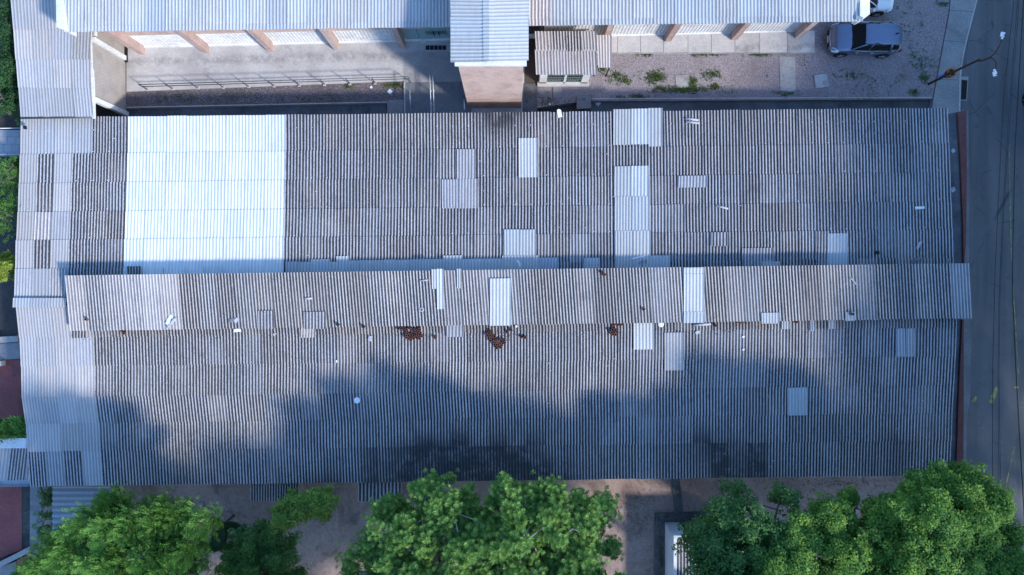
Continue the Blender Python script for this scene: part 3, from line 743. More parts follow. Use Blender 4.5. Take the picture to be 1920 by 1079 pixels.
# ------------------------------------------------------------------ stair tower
tower = thing('brick_tower', 'tall brick tower with a pale ribbed gable roof overhanging it', 'tower', P(925, 160, 0))
tx0, tx1, ty0 = -2.6, 0.55, 10.72
w = MB(); w.box(((tx0 + tx1) / 2, ty0 + 0.1, 3.9), (tx1 - tx0, 0.2, 8.0)); w.build('front_wall', M_BRICKS, tower)
for x in (tx0 + 0.1, tx1 - 0.1): MB().box((x, ty0 + 0.2 + 4.5, 3.9), (0.2, 9.0, 7.96)).build('side_wall', M_BRICKE, tower)
its = []; caps = []
TZ = 8.15; RZ_ = 8.5
ys = [115.5 - 41.2 * k for k in range(6)]
for k in range(5):
    y0, y1 = ys[k], ys[k + 1]; t0 = 0.0
    e = 0.6 * k
    its.append(mk_sheet((P(845.5 - e, y1, TZ), P(845.5, y0 + 2, TZ), P(913, y0 + 1, RZ_), P(913, y1 + 1, RZ_)), 6, rng.choice(['metal', 'new']), special=True, amp=0.02, lift=0.015, jit=0.02))
    its.append(mk_sheet((P(991.5, y0 - 1, TZ), P(991.5, y1 - 1, TZ), P(920, y1, RZ_), P(920, y0, RZ_)), 6, rng.choice(['metal', 'new']), special=True, amp=0.02, lift=0.015, jit=0.02))
    its.append(None)
    caps.append(mk_sheet((P(906, y1, RZ_ + 0.0), P(906, y0, RZ_ + 0.0), P(917, y0, RZ_ + 0.05), P(917, y1, RZ_ + 0.05)), 6, 'new', amp=0.022, lift=0.0))
    caps.append(mk_sheet((P(928, y0, RZ_ + 0.0), P(928, y1, RZ_ + 0.0), P(916.6, y1, RZ_ + 0.05), P(916.6, y0, RZ_ + 0.05)), 6, 'new', amp=0.022, lift=0.0))
lay_sheets(tower, [i for i in its if i])
for c in caps:
    me = sheets_to_mesh('ridge_cap', [c]); link_obj('ridge_cap', me, tower, None, recenter(me, tower, False))
MB().box(((tx0 + tx1) / 2, ty0 + 0.1, 8.0), (tx1 - tx0 + 0.3, 0.35, 0.16)).build('eave_beam', M_PLASTER, tower)
# service pipe down the tower's foot
tag(MB().tube([P(871, 206, 0.9), P(870, 187, 0.9)], 0.03, 6).build('guard_rail', M_WPAINT), 'short white guard rail beside the foot of the brick tower', 'rail')

# ------------------------------------------------------------------ hut
hut = thing('white_hut', 'small white hut with a ribbed roof and two barred windows beside the tower', 'hut', P(1056, 120, 0))
its = []
for k, (a, b) in enumerate(((1003, 1034), (1034, 1062), (1062, 1090), (1090, 1118))):
    for (y0, y1, z0, z1) in ((140.5, 93, 2.2, 2.35), (96, 59, 2.36, 2.5)):
        f = lambda x, y: P(x + (y < 70) * 0 + (140 - y) * -0.02 * (x < 1060), y, 0)
        its.append(mk_sheet((P(a + 2, y0, z0), P(b + 2, y0, z0), P(b, y1, z1), P(a, y1, z1)), 5, 'cream', special=True, dirt_add=0.45 if y1 < 70 and 1 <= k <= 2 else (0.1 if y1 < 70 else -0.05), lift=0.015, amp=0.028))
lay_sheets(hut, its)
hx0, hx1, hy = 1.62, 4.5, 12.23
hb = MB()
for a, b in ((hx0, hx0 + 0.42), (hx0 + 1.42, hx0 + 1.55), (hx1 - 0.42, hx1)): hb.box(((a + b) / 2, hy, 1.1), (b - a, 0.14, 2.0))
hb.box(((hx0 + hx1) / 2, hy, 0.12), (hx1 - hx0, 0.14, 0.4)); hb.box(((hx0 + hx1) / 2, hy, 2.13), (hx1 - hx0, 0.14, 0.1))
hb.build('front_wall', M_PLASTER, hut)
for x in (hx0 + 0.07, hx1 - 0.07): MB().box((x, hy + 1.05, 1.1), (0.14, 1.96, 2.2)).build('side_wall', M_PLASTER, hut)
MB().box(((hx0 + hx1) / 2, hy + 2.1, 1.1), (hx1 - hx0, 0.14, 2.2)).build('rear_wall', M_PLASTER, hut)
MB().box(((hx0 + hx1) / 2, hy - 0.1, 0.08), (hx1 - hx0 + 0.2, 0.3, 0.14)).build('step', M_CONC2, hut)
gm = simple('window_green', (0.05, 0.1, 0.085), (0.04, 0.08, 0.07), 0.4, bmp=0)
for a, b in ((hx0 + 0.42, hx0 + 1.42), (hx0 + 1.55, hx1 - 0.42)):
    wn_ = MB()
    for k in range(7): wn_.box((lerp(a, b, (k + 0.5) / 7), hy - 0.03, 1.2), (0.02, 0.03, 1.76))
    for k in range(5): wn_.box(((a + b) / 2, hy - 0.045, lerp(0.35, 2.05, k / 4)), (b - a, 0.03, 0.03))
    o = wn_.build('window', simple('grille_paint', (0.14, 0.24, 0.2), (0.1, 0.18, 0.16), 0.5, bmp=0) if a < 3 else bpy.data.materials['grille_paint'], hut)
    g = MB().box(((a + b) / 2, hy + 0.04, 1.2), (b - a, 0.02, 1.76)).mesh('pane', M_DGLASS)
    c = recenter(g, None, False); link_obj('pane', g, o, None, c - Vector(o.location) - Vector(hut.location))
lean = thing('lean_to_roof', 'low narrow lean-to of striped corrugated sheet against the white hut', 'lean-to', P(1133, 96, 0))
lay_sheets(lean, [mk_sheet((P(1122, 127, 1.8), P(1147, 127, 1.8), P(1147, 66, 2.1), P(1119, 66, 2.1)), 5, 'stripe', special=True, dirt_add=-0.25)])
for x, y in ((1121, 124), (1144, 124), (1143, 70)): MB().tube([Vector((*P(x, y, 1.8)[:2], 1.8)), Vector((*P(x, y, 1.8)[:2], -0.1))], 0.04, 6).build('post', M_RUST, lean)

# ------------------------------------------------------------------ slabs and covers lying in the gravel
def cover(pts, z, m, lab, handle=None, name='concrete_cover'):
    t = thing(name, lab, 'cover', P(sum(p[0] for p in pts) / len(pts), sum(p[1] for p in pts) / len(pts), 0))
    MB().prism(xy(*pts, z=z), -0.1, z).build('cover_slab', m, t, bevel=0.012)
    if handle:
        MB().tube([P(handle[0] - 3, handle[1], z + 0.01), P(handle[0] + 3, handle[1], z + 0.01)], 0.018, 6).build('handle', M_BLACK, t)
    return t
cover([(1081, 179.5), (1108, 179), (1108.5, 203), (1081.5, 205)], 0.16, M_WALK, 'raised square grey inspection cover with a slot handle beside the channel', (1095, 186))
cover([(1037, 160), (1055, 160), (1055.5, 184), (1036.5, 184)], 0.05, M_WALK, 'oblong grey slab in front of the hut windows')
cover([(1007.5, 164), (1022.5, 164), (1022.5, 183), (1007.5, 183)], 0.05, M_WALK, 'smaller grey slab left of the hut, next to the tower path')
cover([(982, 157), (1006, 157), (1006, 184), (981, 184)], 0.03, M_CONCD, 'damp stained slab at the east foot of the brick tower')
cover([(981, 185), (1007, 185), (1007, 210), (980, 210)], 0.025, M_CONCD, 'damp dark slab partly under the warehouse eave near the tower')
cover([(1266, 140), (1291, 140), (1292, 164), (1267, 165)], 0.035, M_CONC, 'square mossy concrete cover among the weeds in the gravel')
cover([(1461, 106), (1491, 107), (1492, 172), (1463, 172)], 0.03, M_CONC, 'long weathered concrete slab with white stains in the gravel')
cover([(1526.5, 141), (1551, 138), (1555, 163), (1530, 166)], 0.1, simple('pale_slab', (0.42, 0.43, 0.44), (0.3, 0.31, 0.32), 0.85, 1.5, 9, (0.15, 0.15, 0.16), 1.5, 0.6), 'slightly turned pale square slab near the grey car')
cover([(1757, 0), (1781, 0), (1780, 5), (1758, 5)], 0.05, M_WALK, 'pale slab corner at the top edge of the gravel by the sidewalk')
slab('damp_ground', [(985, 40), (1012, 40), (1012, 157), (983, 157)], -0.3, 0.006, simple('damp_strip', (0.1, 0.085, 0.075), (0.06, 0.05, 0.045), 0.9, 0.8, 7))

# ------------------------------------------------------------------ railings
rl = thing('yard_railing', 'dark steel railing of ten posts and three rails along the gravel bed', 'railing', P(510, 162, 0))
ps = [(277 + 47.4 * k, 168.5 - 1.32 * k) for k in range(10)]
for x, y in ps:
    b = P(x, y); MB().tube([b, b + Vector((0, 0, 1.02))], 0.028, 6).build('post', M_DARKM, rl)
    MB().box((b.x, b.y, 0.02), (0.16, 0.16, 0.05)).build('base_plate', M_CONC2, rl)
e0, e1 = P(277, 168.5), P(770, 154)
for z in (1.02, 0.62):
    MB().tube([e0 + Vector((0, 0, z)), e1 + Vector((0, 0, z))], 0.024, 6).build('rail', M_DARKM, rl)
rr = thing('ramp_handrail', 'pale steel handrail running down the left side of the ramp', 'handrail', P(765, 180, 0))
a, b = P(771, 155), P(775, 222)
MB().tube([a + Vector((0, 0, 0.95)), b + Vector((0, 0, 0.9))], 0.03, 8).build('rail', M_METAL, rr)
for t in (0, 0.33, 0.66, 1): q = a.lerp(b, t); MB().tube([q, q + Vector((0, 0, 0.95))], 0.025, 6).build('post', M_METAL, rr)
for k, (xa, lab) in enumerate(((805, 'left one of the two parallel white handrails on the ramp'), (810.5, 'right one of the two parallel white handrails on the ramp'))):
    h = thing('double_handrail', lab, 'handrail', P(xa + 5, 180, 0))
    a, b = P(xa + 4, 150), P(xa + 7, 222)
    MB().tube([a + Vector((0, 0, 0.0)), a + Vector((0, 0, 0.92)), b + Vector((0, 0, 0.86))], 0.028, 8).build('rail', M_WPAINT, h)
    for t in (0.35, 0.7, 1): q = a.lerp(b, t); MB().tube([q, q + Vector((0, 0, 0.9))], 0.02, 6).build('post', M_WPAINT, h)
for py, lab in ((241, 'white steel rail crossing above the tiled path at the left edge'), (290.5, 'lower white rail beside the tiled path at the left edge')):
    h = thing('path_rail', lab, 'handrail', P(20, py, 0))
    a, b = P(-80, py + 1, 1.0), P(42, py - 0.5, 1.0)
    MB().tube([a, b], 0.03, 8).build('rail', M_WPAINT, h)
    for t in (0.1, 0.98): q = a.lerp(b, t); MB().tube([Vector((q.x, q.y, -0.3)), q], 0.025, 6).build('post', M_WPAINT, h)
tag(MB().box(P(47, 239.5, 3.0), (0.12, 0.17, 0.14)).build('junction_box', M_BLACK), 'small black box fixed to the pale roof corner at far left', 'junction box')

# ------------------------------------------------------------------ cars
def loft(sections, close=True):
    n = len(sections[0]); vs = [p for s in sections for p in s]; fs = []
    for i in range(len(sections) - 1):
        for j in range(n - 1):
            fs.append((i * n + j, (i + 1) * n + j, (i + 1) * n + j + 1, i * n + j + 1))
    return vs, fs
def car(label, paint_m, loc, rz, L=4.25, W=1.78, suv=True):
    t = thing('parked_car', label, 'car', loc, rz)
    h = L / 2
    # stations along the length, front at +x: (x, half width, sill z, shoulder z, top z)
    st = [(h, 0.55, 0.42, 0.55, 0.60), (h - 0.05, 0.68, 0.30, 0.60, 0.72), (h - 0.18, 0.80, 0.24, 0.68, 0.82), (h - 0.45, 0.865, 0.22, 0.76, 0.93),
          (h - 0.85, 0.885, 0.22, 0.82, 1.0), (h - 1.15, 0.89, 0.22, 0.86, 1.04), (0.2, 0.89, 0.22, 0.9, 1.04), (-h + 1.0, 0.89, 0.22, 0.93, 1.06),
          (-h + 0.5, 0.875, 0.24, 0.95, 1.06), (-h + 0.2, 0.82, 0.27, 0.94, 1.04), (-h + 0.05, 0.72, 0.32, 0.86, 0.98), (-h, 0.62, 0.42, 0.75, 0.86)]
    secs = []
    for x, w_, z0, z1, z2 in st:
        w_ *= W / 1.78
        half = [(w_ * 0.86, z0), (w_ * 0.97, z0 + 0.1), (w_, (z0 + z1) / 2), (w_ * 0.985, z1), (w_ * 0.93, z1 + (z2 - z1) * 0.55), (w_ * 0.80, z2 - 0.015), (w_ * 0.4, z2 + 0.008), (0, z2 + 0.015)]
        secs.append([(x, a, b) for a, b in half] + [(x, -a, b) for a, b in half[-2::-1]])
    vs, fs = loft(secs); m = MB(); m.add(vs, fs, 0, True)
    n = len(secs[0]); m.add(secs[0], [list(range(n))[::-1]], 0); m.add(secs[-1], [list(range(n))], 0)
    o = m.build('body', paint_m, t, None, True)
    sub = o.modifiers.new('smooth', 'SUBSURF'); sub.levels = 2; sub.render_levels = 2
    k = W / 1.78
    # glasshouse
    bt = [(h - 1.12, 0.74), (h - 1.30, 0.80), (0.2, 0.83), (-h + 0.8, 0.81), (-h + 0.28, 0.74)]
    tp = [(h - 1.80, 0.55), (h - 1.95, 0.59), (-0.35, 0.63), (-h + 0.9, 0.62), (-h + 0.42, 0.56)]
    zb = [1.0, 1.0, 1.02, 1.04, 1.04]; zt = [1.44, 1.465, 1.53, 1.51, 1.46]
    secs = []
    for (xb, wb), (xt, wt), a, b in zip(bt, tp, zb, zt):
        secs.append([(lerp(xb, xt, s), lerp(wb, wt, s ** 1.1) * k, lerp(a, b, s)) for s in (0, 0.35, 0.7, 1)] + [(lerp(xb, xt, s), -lerp(wb, wt, s ** 1.1) * k, lerp(a, b, s)) for s in (1, 0.7, 0.35, 0)])
    vs, fs = loft(secs); m = MB(); m.add(vs, fs, 0, True); n = 8
    m.add(secs[0], [(0, 1, 6, 7), (1, 2, 5, 6), (2, 3, 4, 5)], 0, True); m.add(secs[-1], [(7, 6, 1, 0), (6, 5, 2, 1), (5, 4, 3, 2)], 0, True)
    m.build('windows', M_DGLASS, t, None, True)
    # roof skin
    secs = []
    for (xt, wt), z in zip([(h - 1.74, 0.56), (h - 1.84, 0.60), (h - 2.1, 0.63), (-0.5, 0.66), (-h + 1.0, 0.65), (-h + 0.45, 0.61), (-h + 0.26, 0.54)], [1.47, 1.50, 1.535, 1.575, 1.565, 1.53, 1.495]):
        secs.append([(xt, wt * k * c, z - 0.045 * abs(c) ** 3 - (0.03 if abs(c) == 1 else 0)) for c in (1, 0.93, 0.6, 0, -0.6, -0.93, -1)])
    vs, fs = loft(secs); m = MB(); m.add(vs, fs, 0, True)
    o = m.build('roof', paint_m, t, None, True); sd = o.modifiers.new('thick', 'SOLIDIFY'); sd.thickness = 0.035; sd.offset = -1
    sub = o.modifiers.new('smooth', 'SUBSURF'); sub.levels = 2; sub.render_levels = 2
    for s in (-1, 1):
        # pillars
        m = MB(); m.tube([(h - 1.10, s * 0.80 * k, 1.03), (h - 1.45, s * 0.72 * k, 1.27), (h - 1.85, s * 0.625 * k, 1.50)], 0.035, 5)
        m.tube([(-0.05, s * 0.835 * k, 1.03), (-0.12, s * 0.645 * k, 1.54)], 0.03, 5)
        m.tube([(-h + 0.75, s * 0.83 * k, 1.05), (-h + 0.88, s * 0.64 * k, 1.52)], 0.06, 5)
        m.build('pillars', paint_m, t, None, True)
        MB().tube([(h - 1.25, s * 0.85 * k, 1.045), (0.2, s * 0.868 * k, 1.055), (-h + 0.55, s * 0.84 * k, 1.075)], 0.014, 5).build('window_trim', M_CHROME, t, None, True)
        m = MB(); m.add([(x + h - 1.38, s * (0.90 + y) * k, 1.03 + z) for x, y, z in ((0.06, 0, 0.0), (0.09, 0.16, 0.0), (-0.03, 0.2, 0.0), (-0.06, 0.02, 0.0), (0.05, 0.0, 0.12), (0.06, 0.14, 0.13), (-0.03, 0.17, 0.12), (-0.05, 0.02, 0.1))],
                        [(0, 1, 2, 3), (4, 7, 6, 5), (0, 4, 5, 1), (1, 5, 6, 2), (2, 6, 7, 3), (3, 7, 4, 0)], 0, True)
        m.build('mirror', paint_m, t, None, True)
        for x in (-0.35, 0.55): MB().box((x, s * 0.90 * k, 0.86), (0.18, 0.03, 0.03)).build('door_handle', M_CHROME, t, None, True)
        m = MB(); m.add([(h - 0.14, s * 0.80 * k, 0.66), (h - 0.06, s * 0.62 * k, 0.66), (h - 0.16, s * 0.58 * k, 0.81), (h - 0.5, s * 0.83 * k, 0.90), (h - 0.42, s * 0.89 * k, 0.76)], [(0, 1, 2, 3, 4) if s < 0 else (4, 3, 2, 1, 0)], 0)
        m.build('headlight', M_LAMPG, t, None, True)
        MB().box((-h + 0.1, s * 0.72 * k, 0.9), (0.14, 0.2, 0.12), s * 0.5).build('tail_light', simple('lamp_red', (0.3, 0.02, 0.02), rough=0.2, bmp=0), t, None, True)
    m = MB()
    m.box((h - 0.02, 0, 0.52), (0.06, 1.0 * k, 0.2)); m.box((-h + 0.0, 0, 0.45), (0.1, 1.25 * k, 0.16)); m.build('grille', M_TRIM, t, None, True)
    MB().box((h + 0.015, 0, 0.5), (0.03, 0.4, 0.12)).build('number_plate', M_WPAINT, t, None, True)
    MB().tube([(h - 0.12, y * k, 0.74 - abs(y) * 0.02 + 0.0) if False else (h + 0.0 - y * y * 0.33, y * k, 0.69) for y in (-0.72, -0.45, 0, 0.45, 0.72)], 0.018, 5).build('bonnet_trim', M_CHROME, t, None, True)
    MB().box((-h + 0.62, 0, 1.6), (0.16, 0.05, 0.07)).build('aerial', M_TRIM, t, None, True)
    m = MB(); m.box((h - 1.16, -0.25, 1.045), (0.03, 0.6, 0.015), 0.08); m.box((h - 1.18, 0.35, 1.045), (0.03, 0.6, 0.015), 0.08); m.build('wipers', M_TRIM, t, None, True)
    for sx in (h - 0.82, -h + 0.82):
        for s in (-1, 1):
            m = MB(); m.tube([(sx, s * (0.66) * k, 0.33), (sx, s * 0.70 * k, 0.33), (sx, s * 0.895 * k, 0.33), (sx, s * 0.915 * k, 0.33)], [0.27, 0.33, 0.33, 0.30], 20)
            wo = m.build('wheel', M_BLACK, t, None, True)
            r_ = MB(); r_.tube([(0, s * 0.0, 0), (0, s * 0.012, 0)], 0.1, 12)
            for q in range(5):
                a = 2 * math.pi * q / 5; r_.box((0.12 * math.cos(a), s * 0.008, 0.12 * math.sin(a)), (0.2, 0.02, 0.06), 0, 0, (0, -a))
            me = r_.mesh('rim', M_CHROME); ro = link_obj('rim', me, wo, None, Vector((0, s * (0.918 - 0.7875) * k, 0.33)))
            # dark wheel arch
            MB().tube([(sx, s * 0.70 * k, 0.36), (sx, s * 0.894 * k, 0.36)], 0.385, 20).build('wheel_arch', M_TRIM, t, None, True)
    return t
car('dark blue-grey hatchback facing the lattice wall on the gravel', M_CARG, (20.72, 14.62, 0.0), math.pi + R(-1.0), 4.12, 1.78)
car('white car mostly hidden behind the end of the pale roof', M_CARW, (20.35, 17.15, 0.0), R(-3), 4.25, 1.78)
car('black car at the far right kerb with only its wheel in view', M_CARK, (31.62, 10.0, -0.13), R(97), 4.2, 1.78)

# ------------------------------------------------------------------ street lamp
lamp = thing('street_lamp', 'rusty street lamp with two curved arms and white heads over the road', 'street lamp', P(1741, 158, 0))
b0 = P(1741, 158); topz = 5.9
t1 = P(1846, 112, 5.4); fork = P(1856, 109, 5.75)
MB().tube([b0 - Vector((0, 0, 0.3)), Vector((b0.x, b0.y, 2.2)), Vector((b0.x + 0.05, b0.y, 4.4)), P(1838, 115, 5.2), fork], [0.075, 0.07, 0.06, 0.05, 0.045], 8).build('pole', M_RUST, lamp)
for pts, hd in ((((1856, 109, 5.75), (1866, 99, 6.0), (1874, 86, 6.2), (1878, 74, 6.3)), (1880, 65)), (((1856, 109, 5.75), (1862, 110.5, 5.95), (1867, 117, 6.1), (1867, 130, 6.2)), (1865.5, 139))):
    MB().tube([P(*p) for p in pts], [0.035, 0.03, 0.03, 0.028], 8).build('arm', M_RUST, lamp)
    c = P(hd[0], hd[1], 6.28); dz = 1 if hd[1] < 100 else -1
    m = MB(); m.box((c.x, c.y, c.z), (0.2, 0.23, 0.09), R(-12 * dz)); m.box((c.x - 0.02, c.y - 0.17 * dz, c.z), (0.10, 0.14, 0.07), R(-12 * dz)); 
    o = m.build('lamp_head', M_WPAINT, lamp, bevel=0.02)
    MB().tube([(c.x + 0.06, c.y - 0.06, c.z + 0.04), (c.x + 0.06, c.y - 0.06, c.z + 0.085)], 0.032, 8).build('photocell', M_TRIM, lamp)
bn = thing('litter_basket', 'orange slatted round litter basket fixed to the street lamp over the sidewalk', 'litter bin', P(1776, 140, 0))
bc = Vector((P(1785, 136, 1.25).x, P(1785, 136, 1.25).y, 0))
for k in range(14):
    a = 2 * math.pi * k / 14
    MB().tube([(bc.x + 0.15 * math.cos(a), bc.y + 0.15 * math.sin(a), 0.75), (bc.x + 0.25 * math.cos(a), bc.y + 0.25 * math.sin(a), 1.05), (bc.x + 0.27 * math.cos(a), bc.y + 0.27 * math.sin(a), 1.4)], 0.024, 5).build('slat', M_ORANGE, bn)
MB().tube([(bc.x, bc.y, 0.72), (bc.x, bc.y, 0.78)], 0.17, 14).build('bottom', M_BLACK, bn)
MB().tube([(bc.x, bc.y, 0.78), (bc.x, bc.y, 1.2)], [0.14, 0.2], 14).build('liner', M_BLACK, bn)
MB().tube([(bc.x, bc.y, 0), (bc.x - 0.05, bc.y, 0.72)], 0.04, 6).build('leg', M_RUST, bn)
tag(MB().box(P(1766, 143, 0.9), (0.42, 0.16, 0.05), R(22)).build('sign_plate', M_BLUEP), 'narrow blue plate on the street lamp beside the orange basket', 'plate')
tag(MB().tube([P(1888, 1012, 5.0), P(1897, 1022, 5.0), P(1910, 1034, 5.1), P(1935, 1050, 5.2)], [0.05, 0.13, 0.15, 0.15], 10).build('cable_joint', M_BLACK), 'thick black cable bundle crossing the road corner beside the big dark tree', 'cable')

# ------------------------------------------------------------------ overhead cables
def cable(pts, r, lab, z=6.6):
    m = MB().tube([P(x, y, z) for x, y in pts], r * 0.72, 5); tag(m.build('power_cable', M_CABLE), lab, 'cable', 'power cables over the road')
cable([(1906, -500), (1901, 0), (1881, 190), (1866, 500), (1861, 700), (1861, 900), (1866, 1200), (1880, 1600)], 0.018, 'thin overhead cable nearest the warehouse above the road')
cable([(1922, -500), (1908, 0), (1893, 190), (1880, 400), (1873, 560), (1871, 700), (1873, 900), (1880, 1600)], 0.014, 'second thin overhead cable from the warehouse side')
cable([(1926, -500), (1911, 0), (1896, 190), (1882, 400), (1875, 560), (1873, 700), (1876, 900), (1884, 1600)], 0.014, 'third thin overhead cable, close beside the second')
cable([(1938, -500), (1919, 0), (1908, 190), (1903, 280), (1898, 500), (1899, 560), (1904, 680), (1911, 810), (1920, 960), (1950, 1600)], 0.03, 'thick black overhead cable above the right half of the road')
for y, x in ((-25.5, 27.3), (27.0, 26.6)):
    t = thing('utility_pole', 'concrete utility pole carrying the road cables, %s end' % ('south' if y < 0 else 'north'), 'pole', (x, y, 0))
    MB().tube([(x, y, -0.4), (x, y, 7.4)], [0.16, 0.1], 10).build('shaft', M_CONC, t); MB().box((x, y, 6.55), (2.2, 0.1, 0.12)).build('crossarm', M_WOOD, t)

# ------------------------------------------------------------------ west side neighbours
slab('red_terrace', [(-80, 680), (39, 674), (50, 838), (-80, 838)], -0.3, 0.02, M_REDF)
slab('concrete_step', [(-60, 636), (36, 630), (37, 641), (-60, 648)], -0.3, 0.16, M_CONC)
slab('concrete_terrace', [(-60, 649), (38, 642), (39, 673), (-60, 679)], -0.3, 0.04, M_WALK)
tag(MB().box(P(1, 712 - 30, 0.3), (0.35, 0.3, 0.35), 0.1).build('crate', M_CONC2), 'small grey crate at the left frame edge on the concrete terrace', 'crate')
nb = thing('neighbour_shed', 'small shed roof of mixed grey sheets with a steel gutter at the left edge', 'shed', P(20, 880, 0))
its = [mk_sheet((P(x0 - 6, 901, 2.2), P(x1 - 6, 901, 2.2), P(x1, 841, 2.5), P(x0, 841, 2.5)), nw, k, special=True, amp=0.025) for x0, x1, k, nw in ((-58, -20, 'faded', 6), (-20, 20, 'pale', 6), (20, 54, 'dark', 6), (54, 66, 'faded', 2))]
lay_sheets(nb, its)
m = MB(); a, b = P(-60, 906, 2.1), P(55, 906, 2.1)
m.box(((a.x + b.x) / 2, a.y, 2.02), (b.x - a.x, 0.3, 0.03)); m.box(((a.x + b.x) / 2, a.y - 0.15, 2.1), (b.x - a.x, 0.03, 0.18)); m.box(((a.x + b.x) / 2, a.y + 0.14, 2.08), (b.x - a.x, 0.03, 0.12))
m.build('gutter', M_METAL, nb)
MB().prism(xy((-60, 822), (50, 822), (50, 841), (-60, 841), z=2.6), 2.35, 2.6).build('flat_roof', M_WPAINT, nb)
MB().prism(xy((-60, 843), (47, 843), (47, 898), (-60, 898), z=2.0), -0.3, 2.0).build('walls', M_TAN, nb)
slab('red_court', [(-80, 905), (41, 905), (41, 1031), (-80, 1078)], -0.3, 0.0, M_REDF)
slab('mossy_strip', [(41.5, 900), (56, 900), (56, 1027), (41.5, 1031)], -0.3, -0.02, simple('mossy_concrete', (0.09, 0.095, 0.085), (0.05, 0.05, 0.05), 0.95, 0.9, 7, (0.02, 0.022, 0.02), 1.2, 0.8))
slab('side_path', [(56.4, 895), (74, 895), (74, 1120), (50, 1120), (55.5, 1027)], -0.3, 0.0, M_WALK)
slab('path_kerb', [(74.4, 895), (77, 895), (77, 1018), (74.4, 1018)], -0.3, 0.1, M_CONC)
m = MB(); a, b = P(-10, 1064, 0.5), P(57, 1030, 0.5); wall_line('low_wall', a, b, -0.2, 0.5, M_CONC, None, 0.3)
o = bpy.data.objects['low_wall']; tag(o, 'low slanting mossy concrete wall at the bottom left corner', 'wall')
slab('red_ramp', [(31, 1052), (55, 1038), (55, 1120), (31, 1120)], -0.3, 0.01, simple('faded_red_floor', (0.32, 0.13, 0.11), (0.24, 0.1, 0.09), 0.8, 0.7, 6))
slab('grey_court', [(-60, 1085), (30, 1053), (30, 1150), (-60, 1150)], -0.3, 0.015, M_WALK)
slab('planter_soil', [(77.5, 900), (110, 900), (110, 1018), (77.5, 1018)], -0.3, -0.05, simple('dark_planter_soil', (0.03, 0.035, 0.02), (0.02, 0.02, 0.015), 0.95))  # near-black soil colour for the planter bed
slab('planter_edge', [(77.5, 1018.4), (104, 1018.4), (104, 1034), (77.5, 1034)], -0.3, 0.2, M_WALK)
sh = thing('metal_canopy', 'canopy of broad-ribbed grey metal sheet beside the feathery tree', 'canopy', P(155, 970, 0))
its = []
for k in range(3):
    y0, y1 = 913 + 44 * k, 913 + 44 * (k + 1)
    its.append(mk_sheet((P(98.5, y1, 2.2), P(98.5, y0, 2.2), P(208, y0 - 0.5, 2.45), P(208, y1 - 0.5, 2.45)), 4, 'tin', special=True, amp=0.035, lift=0.0, jit=0.03))
for s in its: s['dirt'] = s['dirt_low'] = 0.35
lay_sheets(sh, its)
for x, y in ((101, 920), (204, 920), (101, 1036), (204, 1036)):
    q = P(x, y, 2.2); MB().tube([(q.x, q.y, 2.15), (q.x, q.y, -0.3)], 0.05, 6).build('post', M_METAL, sh)

# ------------------------------------------------------------------ white block enclosure in the south yard
slab('slab_path', [(1258, 895), (1274, 895), (1281, 962), (1266, 962)], -0.3, 0.06, M_CONCD)
ls = [(1228, 963), (1361, 958), (1361, 975), (1245, 979), (1243, 1200), (1226, 1200)]
slab('leafy_apron', ls, -0.3, 0.1, simple('littered_concrete', (0.17, 0.165, 0.165), (0.09, 0.09, 0.09), 0.95, 1.2, 8, (0.03, 0.028, 0.025), 1.8, 0.8))
en = thing('block_kiosk', 'small white block kiosk with a doorway and sunken ribbed roof under the tree', 'kiosk', P(1310, 1040, 0))
kx0, kx1 = P(1246.5, 978).x, P(1372, 978).x; ky = P(0, 979).y; kz = 2.25; kd = 5.6
m = MB(); dx0, dx1 = kx0 + 0.85, kx0 + 1.75
m.box(((kx0 + dx0) / 2, ky - 0.09, kz / 2), (dx0 - kx0, 0.18, kz)); m.box(((dx1 + kx1) / 2, ky - 0.09, kz / 2), (kx1 - dx1, 0.18, kz)); m.box(((dx0 + dx1) / 2, ky - 0.09, 2.12), (dx1 - dx0, 0.18, 0.26))
m.build('front_wall', M_BLOCKW, en)
for x in (kx0 + 0.09, kx1 - 0.09): MB().box((x, ky - 0.18 - kd / 2, kz / 2), (0.18, kd, kz)).build('side_wall', M_BLOCKW2, en)
MB().box(((kx0 + kx1) / 2, ky - kd - 0.27, kz / 2), (kx1 - kx0, 0.18, kz)).build('rear_wall', M_BLOCKW, en)
MB().box(((dx0 + dx1) / 2, ky - 0.2, 1.0), (dx1 - dx0, 0.03, 2.0)).build('doorway', M_BLACK, en)
its = []
for k in range(4):
    a, b = lerp(kx0 + 0.2, kx1 - 0.2, k / 4), lerp(kx0 + 0.2, kx1 - 0.2, (k + 1) / 4)
    its.append(mk_sheet((Vector((a, ky - 0.25, 1.95)), Vector((b, ky - 0.25, 1.95)), Vector((b, ky - kd - 0.1, 2.05)), Vector((a, ky - kd - 0.1, 2.05))), 5, 'dark', special=True))
lay_sheets(en, its)

